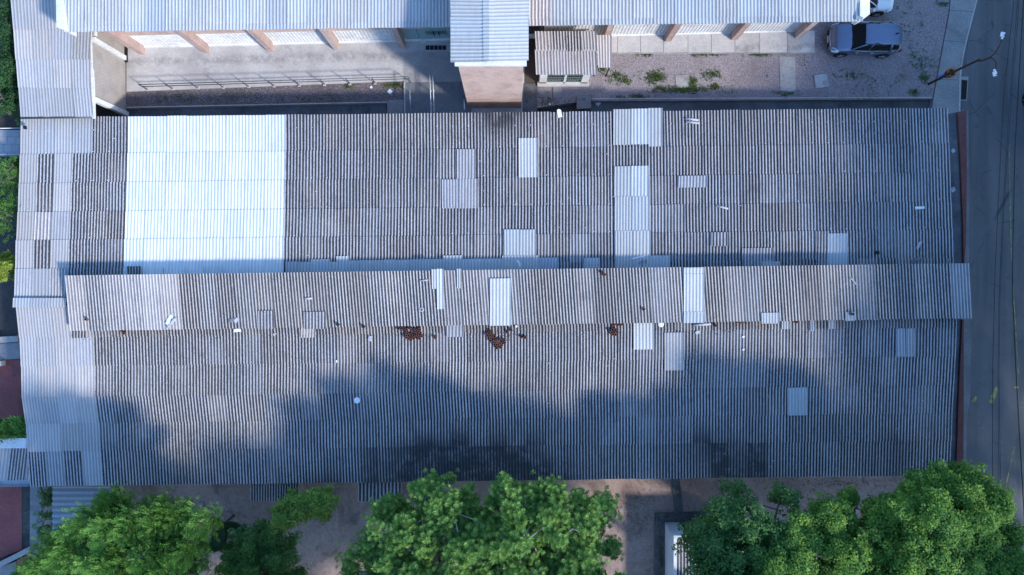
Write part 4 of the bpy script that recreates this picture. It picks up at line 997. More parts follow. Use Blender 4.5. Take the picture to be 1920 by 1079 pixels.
# ------------------------------------------------------------------ litter and broken pieces on the roofs
def on_roof(px, py, dz=0.0):
    mon = 494 + (1816 - px) * 0.0136 < py < 597 + (1821 - px) * 0.0142 and 122 < px < 1818
    z = MR.zat(px, py) if mon else (NR.zat(px, py) if py < 520 else SR.zat(px, py))
    return P(px, py, z + 0.055 + dz)
def scrap(px, py, L, W, ang_, m, lab, curved=False, cat='sheet fragment', name='sheet_fragment', tilt=0.0):
    c = on_roof(px, py, 0.02); mb = MB()
    if curved:
        for s in (0,):
            n = 8; vs = []; fs = []
            for i in range(n + 1):
                a = math.pi * i / n
                for x in (-L / 2, L / 2): vs.append((x, math.cos(a) * W / 2, math.sin(a) * W * 0.3))
            for i in range(n + 1):
                a = math.pi * i / n
                for x in (-L / 2, L / 2): vs.append((x, math.cos(a) * (W / 2 - 0.012), math.sin(a) * W * 0.3 - 0.012))
            k = 2 * (n + 1)
            for i in range(n): fs += [(2 * i, 2 * i + 1, 2 * i + 3, 2 * i + 2), (k + 2 * i, k + 2 * i + 2, k + 2 * i + 3, k + 2 * i + 1)]
            for i in range(n): fs += [(2 * i, 2 * i + 2, k + 2 * i + 2, k + 2 * i), (2 * i + 1, k + 2 * i + 1, k + 2 * i + 3, 2 * i + 3)]
            mb.add(vs, fs, 0, True)
    else:
        o = [(-L / 2, -W / 2), (L * 0.2, -W / 2 * 0.8), (L / 2, -W / 2), (L / 2 * 0.93, W / 2 * 0.7), (0, W / 2), (-L / 2 * 0.9, W / 2 * 0.8)]
        mb.prism(o, 0, 0.012)
    me = mb.mesh(name, m); ob = link_obj(name, me, None, None, c); ob.rotation_euler = (R(tilt), R(3), R(ang_))
    return tag(ob, lab, cat)
M_SCR = simple('scrap_pale', (0.5, 0.5, 0.52), (0.35, 0.35, 0.37), 0.85, 3, 12)
M_SCRD = simple('scrap_grey', (0.25, 0.25, 0.27), (0.15, 0.15, 0.16), 0.85, 3, 12)
M_SCRW = simple('scrap_white', (0.8, 0.82, 0.84), (0.7, 0.72, 0.74), 0.6, 3, 12)
for a in ((1297, 224, 0.75, 0.12, -8, M_SCR, 'upper of the two broken ridge strips lying on the north slope near the eave', True),
          (1299, 230, 0.8, 0.12, -6, M_SCR, 'lower of the two broken ridge strips lying on the north slope near the eave', True),
          (1354, 389, 0.68, 0.1, -14, M_SCR, 'grey curved strip lying on the middle of the north slope', True),
          (1724, 390, 0.55, 0.16, 4, M_SCRW, 'pale short strip lying near the east end of the north slope', True),
          (1197, 483, 0.8, 0.09, 14, M_SCRW, 'pale pipe length lying across the bluish replaced sheets', True),
          (1206, 493, 0.45, 0.3, 30, M_SCRD, 'small heap of grey sheet scraps below the pale pipe length', False),
          (974, 496, 0.5, 0.14, -62, M_SCRW, 'light blue board leaning on the sheets by the raised strip', False),
          (1723, 460, 0.5, 0.16, 60, M_SCR, 'torn grey sheet scrap near the east end of the north slope', False),
          (1718, 487, 0.6, 0.2, 25, M_SCRD, 'dark crumpled scrap against the raised strip at its east end', False),
          (1777, 490, 0.3, 0.2, 60, M_SCRD, 'dark scrap in the north east valley corner', False),
          (1644, 474, 0.3, 0.2, 10, M_BLACK, 'black rag on the north slope near the raised strip', False),
          (317, 600, 0.6, 0.2, 65, M_SCRW, 'pale flat half of the split sheet on the raised strip', False),
          (322, 605, 0.75, 0.17, 48, M_SCR, 'long curved half of the split sheet on the raised strip', True),
          (434, 601, 0.3, 0.2, 20, M_SCRD, 'left grey scrap pair piece on the raised strip', False),
          (443, 601, 0.3, 0.2, 55, M_SCR, 'right grey scrap pair piece on the raised strip', False),
          (445, 620, 0.42, 0.2, 2, M_SCRW, 'white oval lid hanging at the lower edge of the raised strip', False),
          (579, 560, 0.42, 0.1, 2, M_SCR, 'short grey batten lying on the raised strip', True),
          (796, 526, 0.4, 0.08, 5, M_SCR, 'small cross-shaped batten near the white narrow sheets', True),
          (1316, 609, 1.0, 0.12, 3, M_SCR, 'long grey gutter piece along the lower edge of the raised strip', True),
          (1600, 527, 0.45, 0.08, -50, M_SCR, 'thin slanting batten on the east part of the raised strip', False),
          (694, 635, 0.3, 0.22, 80, M_SCR, 'pale scrap on the south slope below the raised strip', False),
          (631, 678, 0.14, 0.1, 80, M_SCRW, 'tiny white chip on the south slope', False),
          (515, 627, 0.2, 0.14, 40, M_SCR, 'small pale crumb of cement under the raised strip', False),
          (1049, 213, 0.25, 0.5, 10, M_SCRW, 'white plaster splash on the north eave', False),
          (1308, 624, 0.25, 0.2, 30, M_SCR, 'pale broken corner on the south slope next to the gutter piece', False),
          (1394, 632, 0.14, 0.12, 30, M_SCRW, 'bright white chip on the south slope east of the pale sheet', False),
          (1394, 656, 0.12, 0.1, 30, M_SCRW, 'faint white chip further down the south slope', False)):
    scrap(*a[:7], curved=a[7])
# round things
def disc(px, py, r, m, lab, cat, h=0.05, name='round_lid'):
    c = on_roof(px, py, 0.0); mb = MB(); mb.tube([c, c + Vector((0, 0, h * 0.7)), c + Vector((0, 0, h))], [r, r, r * 0.8], 18)
    return tag(mb.build(name, m), lab, cat)
disc(669.5, 751, 0.175, M_SCRW, 'light blue round lid lying alone in the shaded south slope', 'lid')
disc(1239, 608, 0.17, M_SCRW, 'pale round lid at the edge of the raised strip beside the white sheet', 'lid')
disc(968, 612, 0.07, M_SCRW, 'small white ball-like cap above the middle clay heap', 'cap', 0.1)
disc(634, 609, 0.08, M_BLACK, 'left black vent cap at the lower edge of the raised strip', 'vent cap', 0.2, 'vent_cap')
disc(682, 613, 0.08, M_BLACK, 'right black vent cap at the lower edge of the raised strip', 'vent cap', 0.2, 'vent_cap')
c = on_roof(791, 581, 0.03); ring = MB()
ring.tube([(c.x + 0.1 * math.cos(a), c.y + 0.1 * math.sin(a), c.z) for a in np.linspace(0, 2 * math.pi, 17)], 0.014, 5, cap=False)
tag(ring.build('plastic_ring', M_SCRW), 'thin white ring lying on the middle of the raised strip', 'ring')
# hollow clay pieces
cp = MB(); n = 8; vs = []
for r_, z in ((0.075, 0), (0.075, 0.16), (0.052, 0.16), (0.052, 0.03)):
    for j in range(n): a = 2 * math.pi * j / n; vs.append((r_ * math.cos(a), r_ * math.sin(a), z))
fs = [(k * n + j, k * n + (j + 1) % n, (k + 1) * n + (j + 1) % n, (k + 1) * n + j) for k in range(3) for j in range(n)] + [[3 * n + j for j in range(n)]]
cp.add(vs, fs[:2 * n]); cp.add(vs, fs[2 * n:], 1); CPM = cp.mesh('clay_tube', [M_CLAY, M_BLACK])
def clay(px, py, lab, tilt=10, group=None, s=1.0):
    c = on_roof(px, py, 0.0); o = link_obj('clay_tube', CPM, None, None, c)
    o.rotation_euler = (R(rng.uniform(-tilt, tilt)), R(rng.uniform(-tilt, tilt)), rng.uniform(0, 6)); o.scale = (s, s, s)
    tag(o, lab, 'clay tube', group)
def heap(pts, lab, group):
    for (x0, y0, x1, y1, wd, rows) in pts:
        L = math.hypot(x1 - x0, y1 - y0); nn = int(L / 5.0); dx, dy = (x1 - x0) / L, (y1 - y0) / L
        for i in range(nn + 1):
            for j in range(rows):
                o = (j - (rows - 1) / 2) * 4.6
                clay(x0 + dx * (i + 0.5 * (j % 2)) * 5.0 - dy * o + rng.uniform(-0.6, 0.6), y0 + dy * (i + 0.5 * (j % 2)) * 5.0 + dx * o + rng.uniform(-0.6, 0.6), lab, 14, group)
heap([(760, 626, 774, 634, 0, 3), (781, 617, 787, 634, 0, 3), (748, 617, 772, 616, 0, 1)], 'rusty red hollow clay tube in the leftmost dense heap under the raised strip', 'clay tubes of the left heap')
heap([(915, 623, 940, 654, 0, 3), (930, 642, 946, 640, 0, 2)], 'rusty red hollow clay tube in the slanting middle heap under the raised strip', 'clay tubes of the middle heap')
heap([(1147, 617, 1154, 628, 0, 3), (1149, 609, 1168, 608, 0, 1)], 'rusty red hollow clay tube in the small right heap under the raised strip', 'clay tubes of the right heap')
for px, py, lab in ((229, 622, 'left one of two clay tubes at the western end of the strip edge'), (234, 623, 'right one of two clay tubes at the western end of the strip edge'),
                    (1130, 510, 'upper red clay tube near the upper edge of the raised strip'), (1131, 515, 'lower red clay tube near the upper edge of the raised strip'),
                    (1208, 580, 'single small clay chip on the raised strip above the white sheet'), (1341, 611, 'clay tube beside the right end of the grey gutter piece'),
                    (1493, 605, 'single clay tube at the strip edge among the small pale patches'), (980, 633, 'clay fragment to the right of the middle heap'),
                    (985, 632, 'outermost clay fragment right of the middle heap'), (952, 622, 'clay fragment above the middle heap'), (957, 619, 'clay fragment just under the white cap'),
                    (1593, 588, 'left small dark tube on the pale patch of the raised strip'), (1597, 589, 'right small dark tube on the pale patch of the raised strip'), (164, 600, 'single clay tube near the west end of the raised strip'),
                    (816, 631, 'single red clay chip between the left and middle heaps')):
    clay(px, py, lab, 30)
# crumbs of broken clay spread round the middle heap
cr = MB()
for k in range(110):
    ctr = rng.choice([(950, 624, 26, 8), (768, 617, 20, 4), (1160, 612, 12, 5), (1385, 609, 10, 3), (962, 632, 18, 6)])
    q = on_roof(rng.gauss(ctr[0], ctr[2] * 0.6), abs(rng.gauss(0, ctr[3] * 0.7)) + ctr[1] - 4, 0.0); s = rng.uniform(0.02, 0.06)
    cr.box((q.x, q.y, q.z), (s, s * rng.uniform(0.5, 1), s * 0.5), rng.uniform(0, 3))
tag(cr.build('clay_crumbs', M_CLAY, None, 'stuff'), 'scattered crumbs of broken red clay below the raised strip', 'debris')
# white litter flecks and fixing bolts on the roof sheets
fb = MB()
for r_, roof, xx in ((0.92, NR, 1), (1.9, NR, 1), (2.9, NR, 1), (3.9, NR, 1), (0.35, NR, 1)):
    for i in range(60):
        u = (i * 29.2 + 20) / 1736 
        if u > 1 or 0.11 < u < 0.29 or rng.random() < 0.25: continue
        q = roof.pt(u, r_, 0.06); fb.box((q.x, q.y, q.z), (0.035, 0.035, 0.02), 0.5)
for k in range(160):
    x, y = rng.uniform(180, 1780), rng.choice([rng.uniform(225, 480), rng.uniform(630, 880)])
    q = on_roof(x, y, -0.01); fb.box((q.x, q.y, q.z), (rng.uniform(0.015, 0.045), 0.03, 0.015), rng.uniform(0, 3))
tag(fb.build('roof_flecks', M_SCRW, None, 'stuff'), 'pale fixing bolts and litter flecks dotted over the roof sheets', 'bolts and flecks')
# yard litter
for px, py, s, m, lab in ((731, 172, 0.24, M_SCRW, 'white square tile scrap turned on the dark gravel bed'), (734, 178, 0.16, M_SCRD, 'dark scrap beside the white tile scrap in the gravel bed'),
                          (696, 164, 0.14, M_SCRW, 'thin pale splinter in the gravel bed'), (1024, 162, 0.1, M_SCRW, 'tiny white scrap left of the oblong slab'), (1031, 196, 0.12, M_SCRW, 'small white scrap on the dirt near the warehouse eave'),
                          (1121, 194, 0.28, M_SCR, 'crumpled pale plastic scrap in the drain channel'), (1787, 283, 0.2, M_SCR, 'pale chip in the east gutter, upper'), (1787, 356, 0.25, M_SCR, 'pale chip in the east gutter, lower')):
    z = 2.4 if px > 1780 else (-0.3 if px == 1121 else -0.05 if px < 800 else 0.03)
    tag(MB().box(P(px, py, z), (s, s, 0.02), rng.uniform(0.3, 1.2)).build('litter', m), lab, 'litter')

# ------------------------------------------------------------------ vegetation
def leaf_mesh(name, pos_, dirv, nrm, L, W, col, mat=M_LEAF):
    N = len(pos_); side = np.cross(dirv, nrm); side /= np.linalg.norm(side, axis=1)[:, None] + 1e-9
    L = np.asarray(L).reshape(-1, 1); W = np.asarray(W).reshape(-1, 1)
    droop = nrm * L * 0.12
    v = np.stack([pos_, pos_ + dirv * L * 0.5 + side * W * 0.5 + droop * 0, pos_ + dirv * L - droop, pos_ + dirv * L * 0.5 - side * W * 0.5], 1).reshape(-1, 3)
    me = bpy.data.meshes.new(name)
    me.vertices.add(4 * N); me.vertices.foreach_set('co', v.astype(np.float32).ravel())
    me.loops.add(4 * N); me.loops.foreach_set('vertex_index', np.arange(4 * N, dtype=np.int32))
    me.polygons.add(N); me.polygons.foreach_set('loop_start', np.arange(0, 4 * N, 4, dtype=np.int32))
    a = me.attributes.new('tint', 'FLOAT_COLOR', 'POINT')
    c = np.concatenate([col, np.ones((N, 1))], 1); a.data.foreach_set('color', np.repeat(c, 4, 0).astype(np.float32).ravel())
    me.materials.append(mat); me.update(calc_edges=True)
    return me
def unit(v): return v / (np.linalg.norm(v, axis=1)[:, None] + 1e-9)
def rand_dirs(n): return unit(nr.normal(size=(n, 3)))

PAL = {  # mature leaf, young leaf
    'deep':    ((0.02, 0.065, 0.03), (0.07, 0.15, 0.045)),
    'feather': ((0.045, 0.155, 0.035), (0.21, 0.37, 0.075)),
    'yellow':  ((0.16, 0.24, 0.03), (0.42, 0.46, 0.09)),
    'rosette': ((0.05, 0.17, 0.04), (0.32, 0.47, 0.11)),
    'broad':   ((0.055, 0.155, 0.035), (0.25, 0.40, 0.06)),
    'dark':    ((0.04, 0.12, 0.04), (0.14, 0.27, 0.07)),
    'olive':   ((0.08, 0.19, 0.04), (0.30, 0.36, 0.07)),
}
def foliage(style, tips, outw, pal, n_leaf, size, tip_r):
    """tips (N,3), outw (N,3) twig direction. Returns leaf arrays"""
    c0, c1 = [np.array(c) for c in PAL[pal]]
    N = len(tips); young = nr.beta(1.4, 2.2, N)
    if style == 'rosette':
        K = n_leaf; t = np.repeat(tips, K, 0); o = np.repeat(outw, K, 0); y = np.repeat(young, K)
        ang_ = np.tile(np.arange(K) * 2.4, N) + np.repeat(nr.uniform(0, 6, N), K)
        a = unit(np.cross(o, np.array([0.3, 0.9, 0.1]))); b = np.cross(o, a)
        rad = a * np.cos(ang_)[:, None] + b * np.sin(ang_)[:, None]
        lift = np.tile(np.linspace(0.15, 1.3, K), N)[:, None] + nr.uniform(-0.15, 0.15, (N * K, 1))
        d = unit(rad + o * lift); nm = unit(o - rad * lift)
        back = np.tile(np.linspace(0.12, 0.0, K), N)[:, None]
        p = t - o * back * size * 6 + rad * 0.01
        inner = np.tile(np.linspace(0, 1, K), N)
        mix_ = np.clip(y * 0.35 + inner * 0.75 * (0.35 + y), 0, 1)[:, None]
        L = size * nr.uniform(0.75, 1.2, N * K) * (1.15 - 0.35 * inner); W = L * 0.34
    elif style == 'feather':
        K = n_leaf; t = np.repeat(tips, K, 0); o = np.repeat(outw, K, 0); y = np.repeat(young, K)
        s = np.tile(np.repeat(np.linspace(0, 1, K // 2), 2), N); sg = np.tile(np.tile([1, -1], K // 2), N)
        side = unit(np.cross(o, np.array([0.05, 0.1, 1.0]))) ; up = np.cross(side, o)
        p = t + o * (s * tip_r * 1.25)[:, None] - np.array([0, 0, 1]) * ((s ** 2) * tip_r * 0.25)[:, None]
        d = unit(side * sg[:, None] * 1.0 + o * 0.75 + nr.normal(0, 0.22, (N * K, 3)))
        nm = unit(up + nr.normal(0, 0.3, (N * K, 3)))
        mix_ = np.clip(y * 0.9 + s * 0.25 - 0.1, 0, 1)[:, None]
        L = size * nr.uniform(0.7, 1.15, N * K) * (1.0 - 0.45 * np.abs(s - 0.4)); W = L * 0.38
    else:
        K = n_leaf; t = np.repeat(tips, K, 0); o = np.repeat(outw, K, 0); y = np.repeat(young, K)
        off = rand_dirs(N * K); off = unit(off + o * 0.55)
        rr = tip_r * nr.uniform(0.35, 1.0, (N * K, 1)) ** 0.6
        p = t + off * rr * np.array([1, 1, 0.8])
        nm = unit(off * 0.6 + np.array([0, 0, 0.9]) + nr.normal(0, 0.45, (N * K, 3)))
        d = unit(np.cross(nm, rand_dirs(N * K)))
        mix_ = np.clip(y * 0.8 + nr.uniform(-0.15, 0.25, N * K), 0, 1)[:, None]
        L = size * nr.uniform(0.7, 1.25, N * K); W = L * 0.72
    col = c0 * (1 - mix_) + c1 * mix_
    col = col * nr.uniform(0.82, 1.18, (len(p), 1))
    return p, d, nm, L, W, col

def tree(name, label, blobs, zc, dome, trunk, style, pal, clump_r, tips_per, n_leaf, size, bark=M_BARK, cover=1.0, group=None, twig=True, below=0.0):
    """blobs: (px, py, rx, ry) outlines of the crown's masses as seen from above; zc: height of their top; trunk: picture point at the ground"""
    base = P(trunk[0], trunk[1], 0); base.z = -0.05
    t = thing(name, label, 'tree' if 'tree' in name else 'shrub', base, 0, group)
    centers = []; outs = []; hubs = []; blobs = list(blobs)
    for bl in list(blobs):
        if min(bl[2], bl[3]) < 26 or zc < 4: continue
        for _ in range(2 if name in ('gap_tree', 'clump_tree') else 4):
            a = rng.uniform(0, 6.28); f = rng.uniform(0.22, 0.4); m_ = min(bl[2], bl[3]); q = rng.uniform(0.82, 1.05)
            blobs.append((bl[0] + math.cos(a) * bl[2] * q, bl[1] + math.sin(a) * bl[3] * q, m_ * f * rng.uniform(0.8, 1.4), m_ * f, (bl[4] if len(bl) > 4 else 0) + rng.uniform(-1.3, -0.2)))
    for bl in blobs:
        px, py, rx, ry = bl[:4]; z = zc + (bl[4] if len(bl) > 4 else 0)
        c = P(px, py, z); k = (CAM_H - z) / FPX; rx, ry = rx * k, ry * k
        h = min(rx, ry) * dome; rx *= 0.95; ry *= 0.95; hubs.append((c, min(rx, ry), h))
        n = max(4, int(cover * 3.6 * rx * ry / (clump_r * clump_r)))
        cnt = 0
        while cnt < n:
            a = rng.uniform(0, 2 * math.pi); q = math.sqrt(rng.random()) 
            x, y = math.cos(a) * q, math.sin(a) * q
            edge = 0.86 + 0.16 * math.sin(a * 5 + px) * math.sin(a * 3 + py)
            x *= edge; y *= edge
            zz = h * math.sqrt(max(0, 1 - q * q)) - h + rng.gauss(0, 0.42)
            dep = rng.random() ** 1.8 * (0.9 + h * 0.7)
            centers.append((c.x + x * (rx - clump_r * 0.5), c.y + y * (ry - clump_r * 0.5), z + zz - dep))
            outs.append((x * 0.8, y * 0.8, 0.85)); cnt += 1
    centers = np.array(centers); outs = unit(np.array(outs))
    N = len(centers); T = np.repeat(centers, tips_per, 0); O = np.repeat(outs, tips_per, 0)
    sp = rand_dirs(len(T)); sp[:, 2] = np.abs(sp[:, 2]) * 0.75
    rad = clump_r * nr.uniform(0.3, 1.0, (len(T), 1)) * np.where(nr.uniform(size=(len(T), 1)) < 0.14, 1.65, 1.0) * np.repeat(nr.uniform(0.7, 1.25, (N, 1)), tips_per, 0)
    tips = T + sp * rad; O2 = unit(O * 0.8 + sp * 0.8 + nr.normal(0, 0.12, (len(T), 3)) + np.array([0, 0, 0.15]))
    fp = foliage(style, tips, O2, pal, n_leaf, size, clump_r * 0.6)
    me = leaf_mesh('crown', *fp); link_obj('crown', me, t, None, recenter(me, t, False))
    # trunk and limbs
    tm = MB(); hz = max(1.2, (zc - 2) * 0.45)
    allc = Vector(np.mean(centers, 0)); top = Vector((lerp(base.x, allc.x, 0.35), lerp(base.y, allc.y, 0.35), hz))
    tr = 0.028 * zc
    tm.tube([base, base.lerp(top, 0.5) + Vector((rng.uniform(-.1, .1), rng.uniform(-.1, .1), 0)), top], [tr * 1.3, tr, tr * 0.85], 9)
    tm.build('trunk', bark, t)
    lm = MB()
    for (c, r0, h) in hubs:
        mid = top.lerp(c, 0.5) + Vector((rng.uniform(-.3, .3), rng.uniform(-.3, .3), 0.3)); end = Vector((c.x, c.y, c.z - max(0.5, h * 0.7)))
        lm.tube([top, mid, end], [tr * 0.42, tr * 0.28, tr * 0.14], 6)
        d2 = ((centers - np.array(end)) ** 2).sum(1); idx = np.argsort(d2)[: int(6 + r0 * 7)]
        for i in idx[::2]:
            e = Vector(centers[i]); s_ = mid.lerp(end, rng.uniform(0.3, 1))
            lm.tube([s_, s_.lerp(e, 0.55) + Vector((rng.uniform(-.12, .12), rng.uniform(-.12, .12), 0.1)), e + Vector((0, 0, 0.05))], [0.045, 0.03, 0.012], 4, cap=False)
            if twig:
                for _ in range(3):
                    j = rng.randrange(tips_per); q = Vector(tips[i * tips_per + j]); lm.tube([e, q], [0.016, 0.008], 3, cap=False)
    if style == 'rosette' and zc > 5:
        for _ in range(26):     # bare twigs reaching over the leaves
            c, r0, h = rng.choice(hubs[:7]); i = rng.randrange(N); e = Vector(centers[i]); d_ = (e - c); d_.z = 0
            if d_.length > 2.6 or d_.length < 0.6: continue
            s_ = c + Vector((d_.x * 0.3, d_.y * 0.3, -0.25)); e.z += 0.5
            lm.tube([s_, s_.lerp(e, 0.5) + Vector((rng.uniform(-.15, .15), rng.uniform(-.15, .15), 0.1)), e], [0.035, 0.025, 0.012], 4, cap=False)
    lm.build('branches', bark, t)
    return t

tree('feathery_tree', 'bright yellow-green feathery tree at the lower left beside the ribbed canopy',
     [(250, 1000, 110, 52, 0.4), (150, 1030, 85, 48), (340, 1015, 58, 46, -0.5), (230, 1070, 120, 50, 1.0), (110, 1062, 50, 30, -.8), (200, 965, 45, 30, -.3), (310, 965, 40, 24, -.8), (240, 1160, 170, 80, 1)],
     8.8, 0.8, (240, 1110), 'feather', 'feather', 0.6, 32, 16, 0.14, cover=1.1)
tree('rosette_tree', 'tall rosette-leaved tree with pale twigs left of centre at the bottom',
     [(825, 958, 60, 50), (890, 1012, 42, 44, .2), (775, 1012, 100, 52, 0.2), (870, 1030, 66, 55, 0.8), (690, 1052, 70, 32, -1.5), (735, 985, 40, 35, -1), (800, 912, 24, 18, -.8), (830, 1110, 150, 70, 1)],
     9.2, 0.8, (820, 1100), 'rosette', 'rosette', 0.55, 26, 14, 0.15, bark=M_BARKP, cover=0.92)
tree('rosette_tree', 'dense rounded rosette-leaved tree at the bottom centre',
     [(985, 966, 80, 56, 0.2), (1060, 1000, 92, 68, 0.6), (960, 1030, 75, 55, 1.0), (1090, 1055, 66, 50, 0.2), (950, 925, 34, 22, -.6), (1110, 960, 34, 30, -1.0), (1010, 1120, 150, 70, 1)],
     9.8, 0.8, (1010, 1100), 'rosette', 'rosette', 0.55, 28, 14, 0.145, bark=M_BARKP, cover=1.1)
tree('small_airy_tree', 'small airy olive-leaved tree by the south eave awning',
     [(545, 965, 38, 24), (595, 940, 38, 22), (520, 975, 20, 20, -.2), (570, 952, 40, 26, 0.2)], 4.6, 0.5, (585, 960), 'broad', 'olive', 0.38, 6, 24, 0.135, cover=1.0, twig=True)
tree('dark_round_shrub', 'low dark green shrub at the bottom between feathery and airy trees',
     [(480, 1015, 48, 34), (500, 1055, 55, 40, 0.2), (450, 1070, 60, 30), (430, 1050, 30, 24), (520, 1120, 80, 40)], 3.6, 0.6, (490, 1060), 'broad', 'dark', 0.45, 7, 26, 0.12, cover=1.2)
tree('gap_tree', 'shaded dark broadleaf tree behind the small block kiosk with open gaps',
     [(1400, 945, 32, 24, -0.6), (1378, 985, 46, 32), (1440, 1000, 62, 42, .4), (1362, 1030, 56, 38, 0), (1450, 1060, 70, 40, 0.8), (1352, 1078, 56, 28, 0.2), (1322, 1048, 32, 30, -.5), (1345, 1005, 30, 26, -.5), (1470, 940, 26, 18, -.8), (1400, 1130, 130, 60, .5)],
     9.0, 0.75, (1440, 1040), 'broad', 'dark', 0.5, 10, 34, 0.125, cover=0.5)
tree('clump_tree', 'mid green tree in rounded clumps between the kiosk tree and the big corner tree',
     [(1558, 968, 44, 30, 0), (1612, 945, 28, 24, -1), (1520, 1012, 50, 36, .6), (1580, 1040, 70, 46, .8), (1635, 1000, 45, 32, 0), (1500, 1060, 55, 36, .8), (1560, 1130, 120, 60, 1)],
     9.4, 0.8, (1570, 1060), 'broad', 'broad', 0.46, 13, 42, 0.115, cover=0.6)
tree('corner_tree', 'large dense green tree at the lower right corner overhanging the road',
     [(1788, 918, 40, 32, -.4), (1718, 952, 40, 32, -.2), (1828, 955, 44, 38, 0.2), (1765, 992, 76, 54, 1.0), (1842, 1008, 50, 50, 0.5), (1800, 1060, 100, 62, 1.2), (1690, 985, 45, 30, -.6), (1700, 1055, 60, 40, 0), (1862, 1066, 42, 36, .5), (1760, 1150, 170, 80, 1)],
     9.9, 0.8, (1780, 1060), 'broad', 'broad', 0.48, 15, 44, 0.115, cover=0.82)
# palm-like dark plant
def fan_plant(px, py, z, label):
    base = P(px, py, 0); t = thing('fan_palm', label, 'palm', (base.x, base.y, -0.05)); 
    for f in range(18):
        a = f * 2.4; el = rng.uniform(0.25, 0.7); c = Vector((base.x, base.y, z))
        e = c + Vector((math.cos(a), math.sin(a), el)) * rng.uniform(0.25, 0.6)
        ax = (e - c).normalized(); n = 20; pos_, dr_, nm_ = [], [], []
        side = ax.cross(Vector((0, 0, 1))).normalized(); upv = side.cross(ax)
        for i in range(n):
            q = (i / (n - 1) - 0.5) * 2.4; d = (ax * math.cos(q) + side * math.sin(q)).normalized()
            pos_.append(e); dr_.append(d); nm_.append(upv)
        col = np.tile(np.array([0.035, 0.085, 0.035]), (n, 1)) * nr.uniform(0.8, 1.3, (n, 1))
        me = leaf_mesh('frond', np.array(pos_), np.array(dr_), np.array(nm_), [0.6] * n, [0.15] * n, col); link_obj('frond', me, t, None, recenter(me, t, False))
        MB().tube([c, e], 0.014, 4).build('stalk', M_BARK, t)
    MB().tube([(base.x, base.y, -0.05), (base.x, base.y, z)], [0.09, 0.06], 8).build('trunk', M_BARK, t)
fan_plant(438, 968, 2.6, 'taller dark fan palm in the soil yard by the south eave')
fan_plant(458, 985, 1.8, 'lower dark fan palm just right of the taller one')
# west side greenery
tree('hedge_tree', 'dense dark green tree along the west wing at the top left', [(5, 40, 20, 60), (4, 120, 22, 60), (-4, 185, 20, 26), (-45, 100, 56, 140)], 2.9, 0.6, (-20, 100), 'broad', 'deep', 0.4, 7, 26, 0.11, cover=0.7)
tree('pinnate_tree', 'light green fine-leaved tree at the left edge below the tiled path', [(8, 330, 24, 40), (4, 400, 30, 50), (-40, 370, 50, 90)], 3.1, 0.5, (-30, 380), 'feather', 'feather', 0.45, 16, 12, 0.12, cover=0.9)
tree('yellow_shrub', 'bright yellow-green shrub at the left edge beside the pale roof', [(2, 508, 18, 26), (-30, 505, 36, 40)], 3.2, 0.5, (-16, 508), 'rosette', 'yellow', 0.4, 18, 12, 0.17, cover=1.0)
tree('papaya_shrub', 'fresh green large-leaved shrub by the white shed roof at left', [(25, 805, 26, 30), (8, 815, 20, 24), (-20, 810, 30, 30)], 3.0, 0.6, (5, 812), 'rosette', 'feather', 0.42, 9, 12, 0.24, cover=1.0)
tree('corner_shrub', 'small green shrub with long leaves in the corner above the tiled path', [(18, 212, 22, 12), (30, 312, 0.1, 0.1)][:1], 1.2, 0.5, (15, 212), 'rosette', 'feather', 0.35, 8, 10, 0.16, cover=0.8)
tree('banana_shrub', 'dark broad-leaved shrub between the tiled path and the fine-leaved tree', [(28, 305, 14, 12), (30, 330, 10, 30)], 1.6, 0.5, (26, 310), 'rosette', 'dark', 0.35, 7, 8, 0.3, cover=0.9)
tree('planter_shrub', 'very dark narrow shrub in the planter beside the ribbed canopy', [(90, 940, 10, 30), (90, 985, 10, 34)], 0.9, 0.4, (90, 965), 'broad', 'dark', 0.25, 6, 22, 0.08, cover=1.0, twig=False)
# unseen trees added across the road and south of the yard to cast shade
def shade_tree(x, y, h, r, lab, n=2600, squash=0.8, ls=0.52):
    t = thing('added_shade_tree', lab, 'tree', (x, y, -0.2), 0, 'added shade trees across the road')
    N = n; d = rand_dirs(N); rr = nr.uniform(0.25, 1.0, (N, 1)) ** 0.45
    lob = 1 + 0.18 * np.sin(d[:, :1] * 4 + x) * np.sin(d[:, 1:2] * 5 + y)
    p = np.array([x, y, h - r * squash]) + d * rr * lob * np.array([r, r, r * squash])
    nm = rand_dirs(N); dd = unit(np.cross(nm, rand_dirs(N))); c0, c1 = [np.array(c) for c in PAL['broad']]
    mx = nr.uniform(0, 1, (N, 1)); me = leaf_mesh('crown', p, dd, nm, nr.uniform(0.75, 1.2, N) * ls, nr.uniform(0.75, 1.2, N) * ls * 0.72, c0 * (1 - mx) + c1 * mx)
    link_obj('crown', me, t, None, recenter(me, t, False))
    MB().tube([(x, y, -0.3), (x, y, h - r)], [0.3, 0.2], 8).build('trunk', M_BARK, t)
    return t
_st = [(38.5, 25, 17.5, 6.2), (38.5, 18, 18, 6.4), (37.5, 11.5, 17.5, 6.4), (38.5, 5, 19, 6.6), (37.5, -2, 18.5, 6.6), (37, -9, 19.5, 6.6), (37, -16, 20, 6.4), (37, -23.5, 20, 6.4)]
_nm = ['northernmost', 'second', 'third', 'fourth', 'fifth', 'sixth', 'seventh', 'southernmost']
for i, (x, y, h, r) in enumerate(_st):
    lab = 'unseen tall shade tree added across the road, %s in the front row counted from the north' % _nm[i] if i < 8 else 'unseen rear row shade tree added across the road, %s counted from the north' % ['first', 'second', 'third', 'fourth', 'fifth', 'last'][i - 8]
    shade_tree(x, y, h, r, lab, 7500, 1.0)
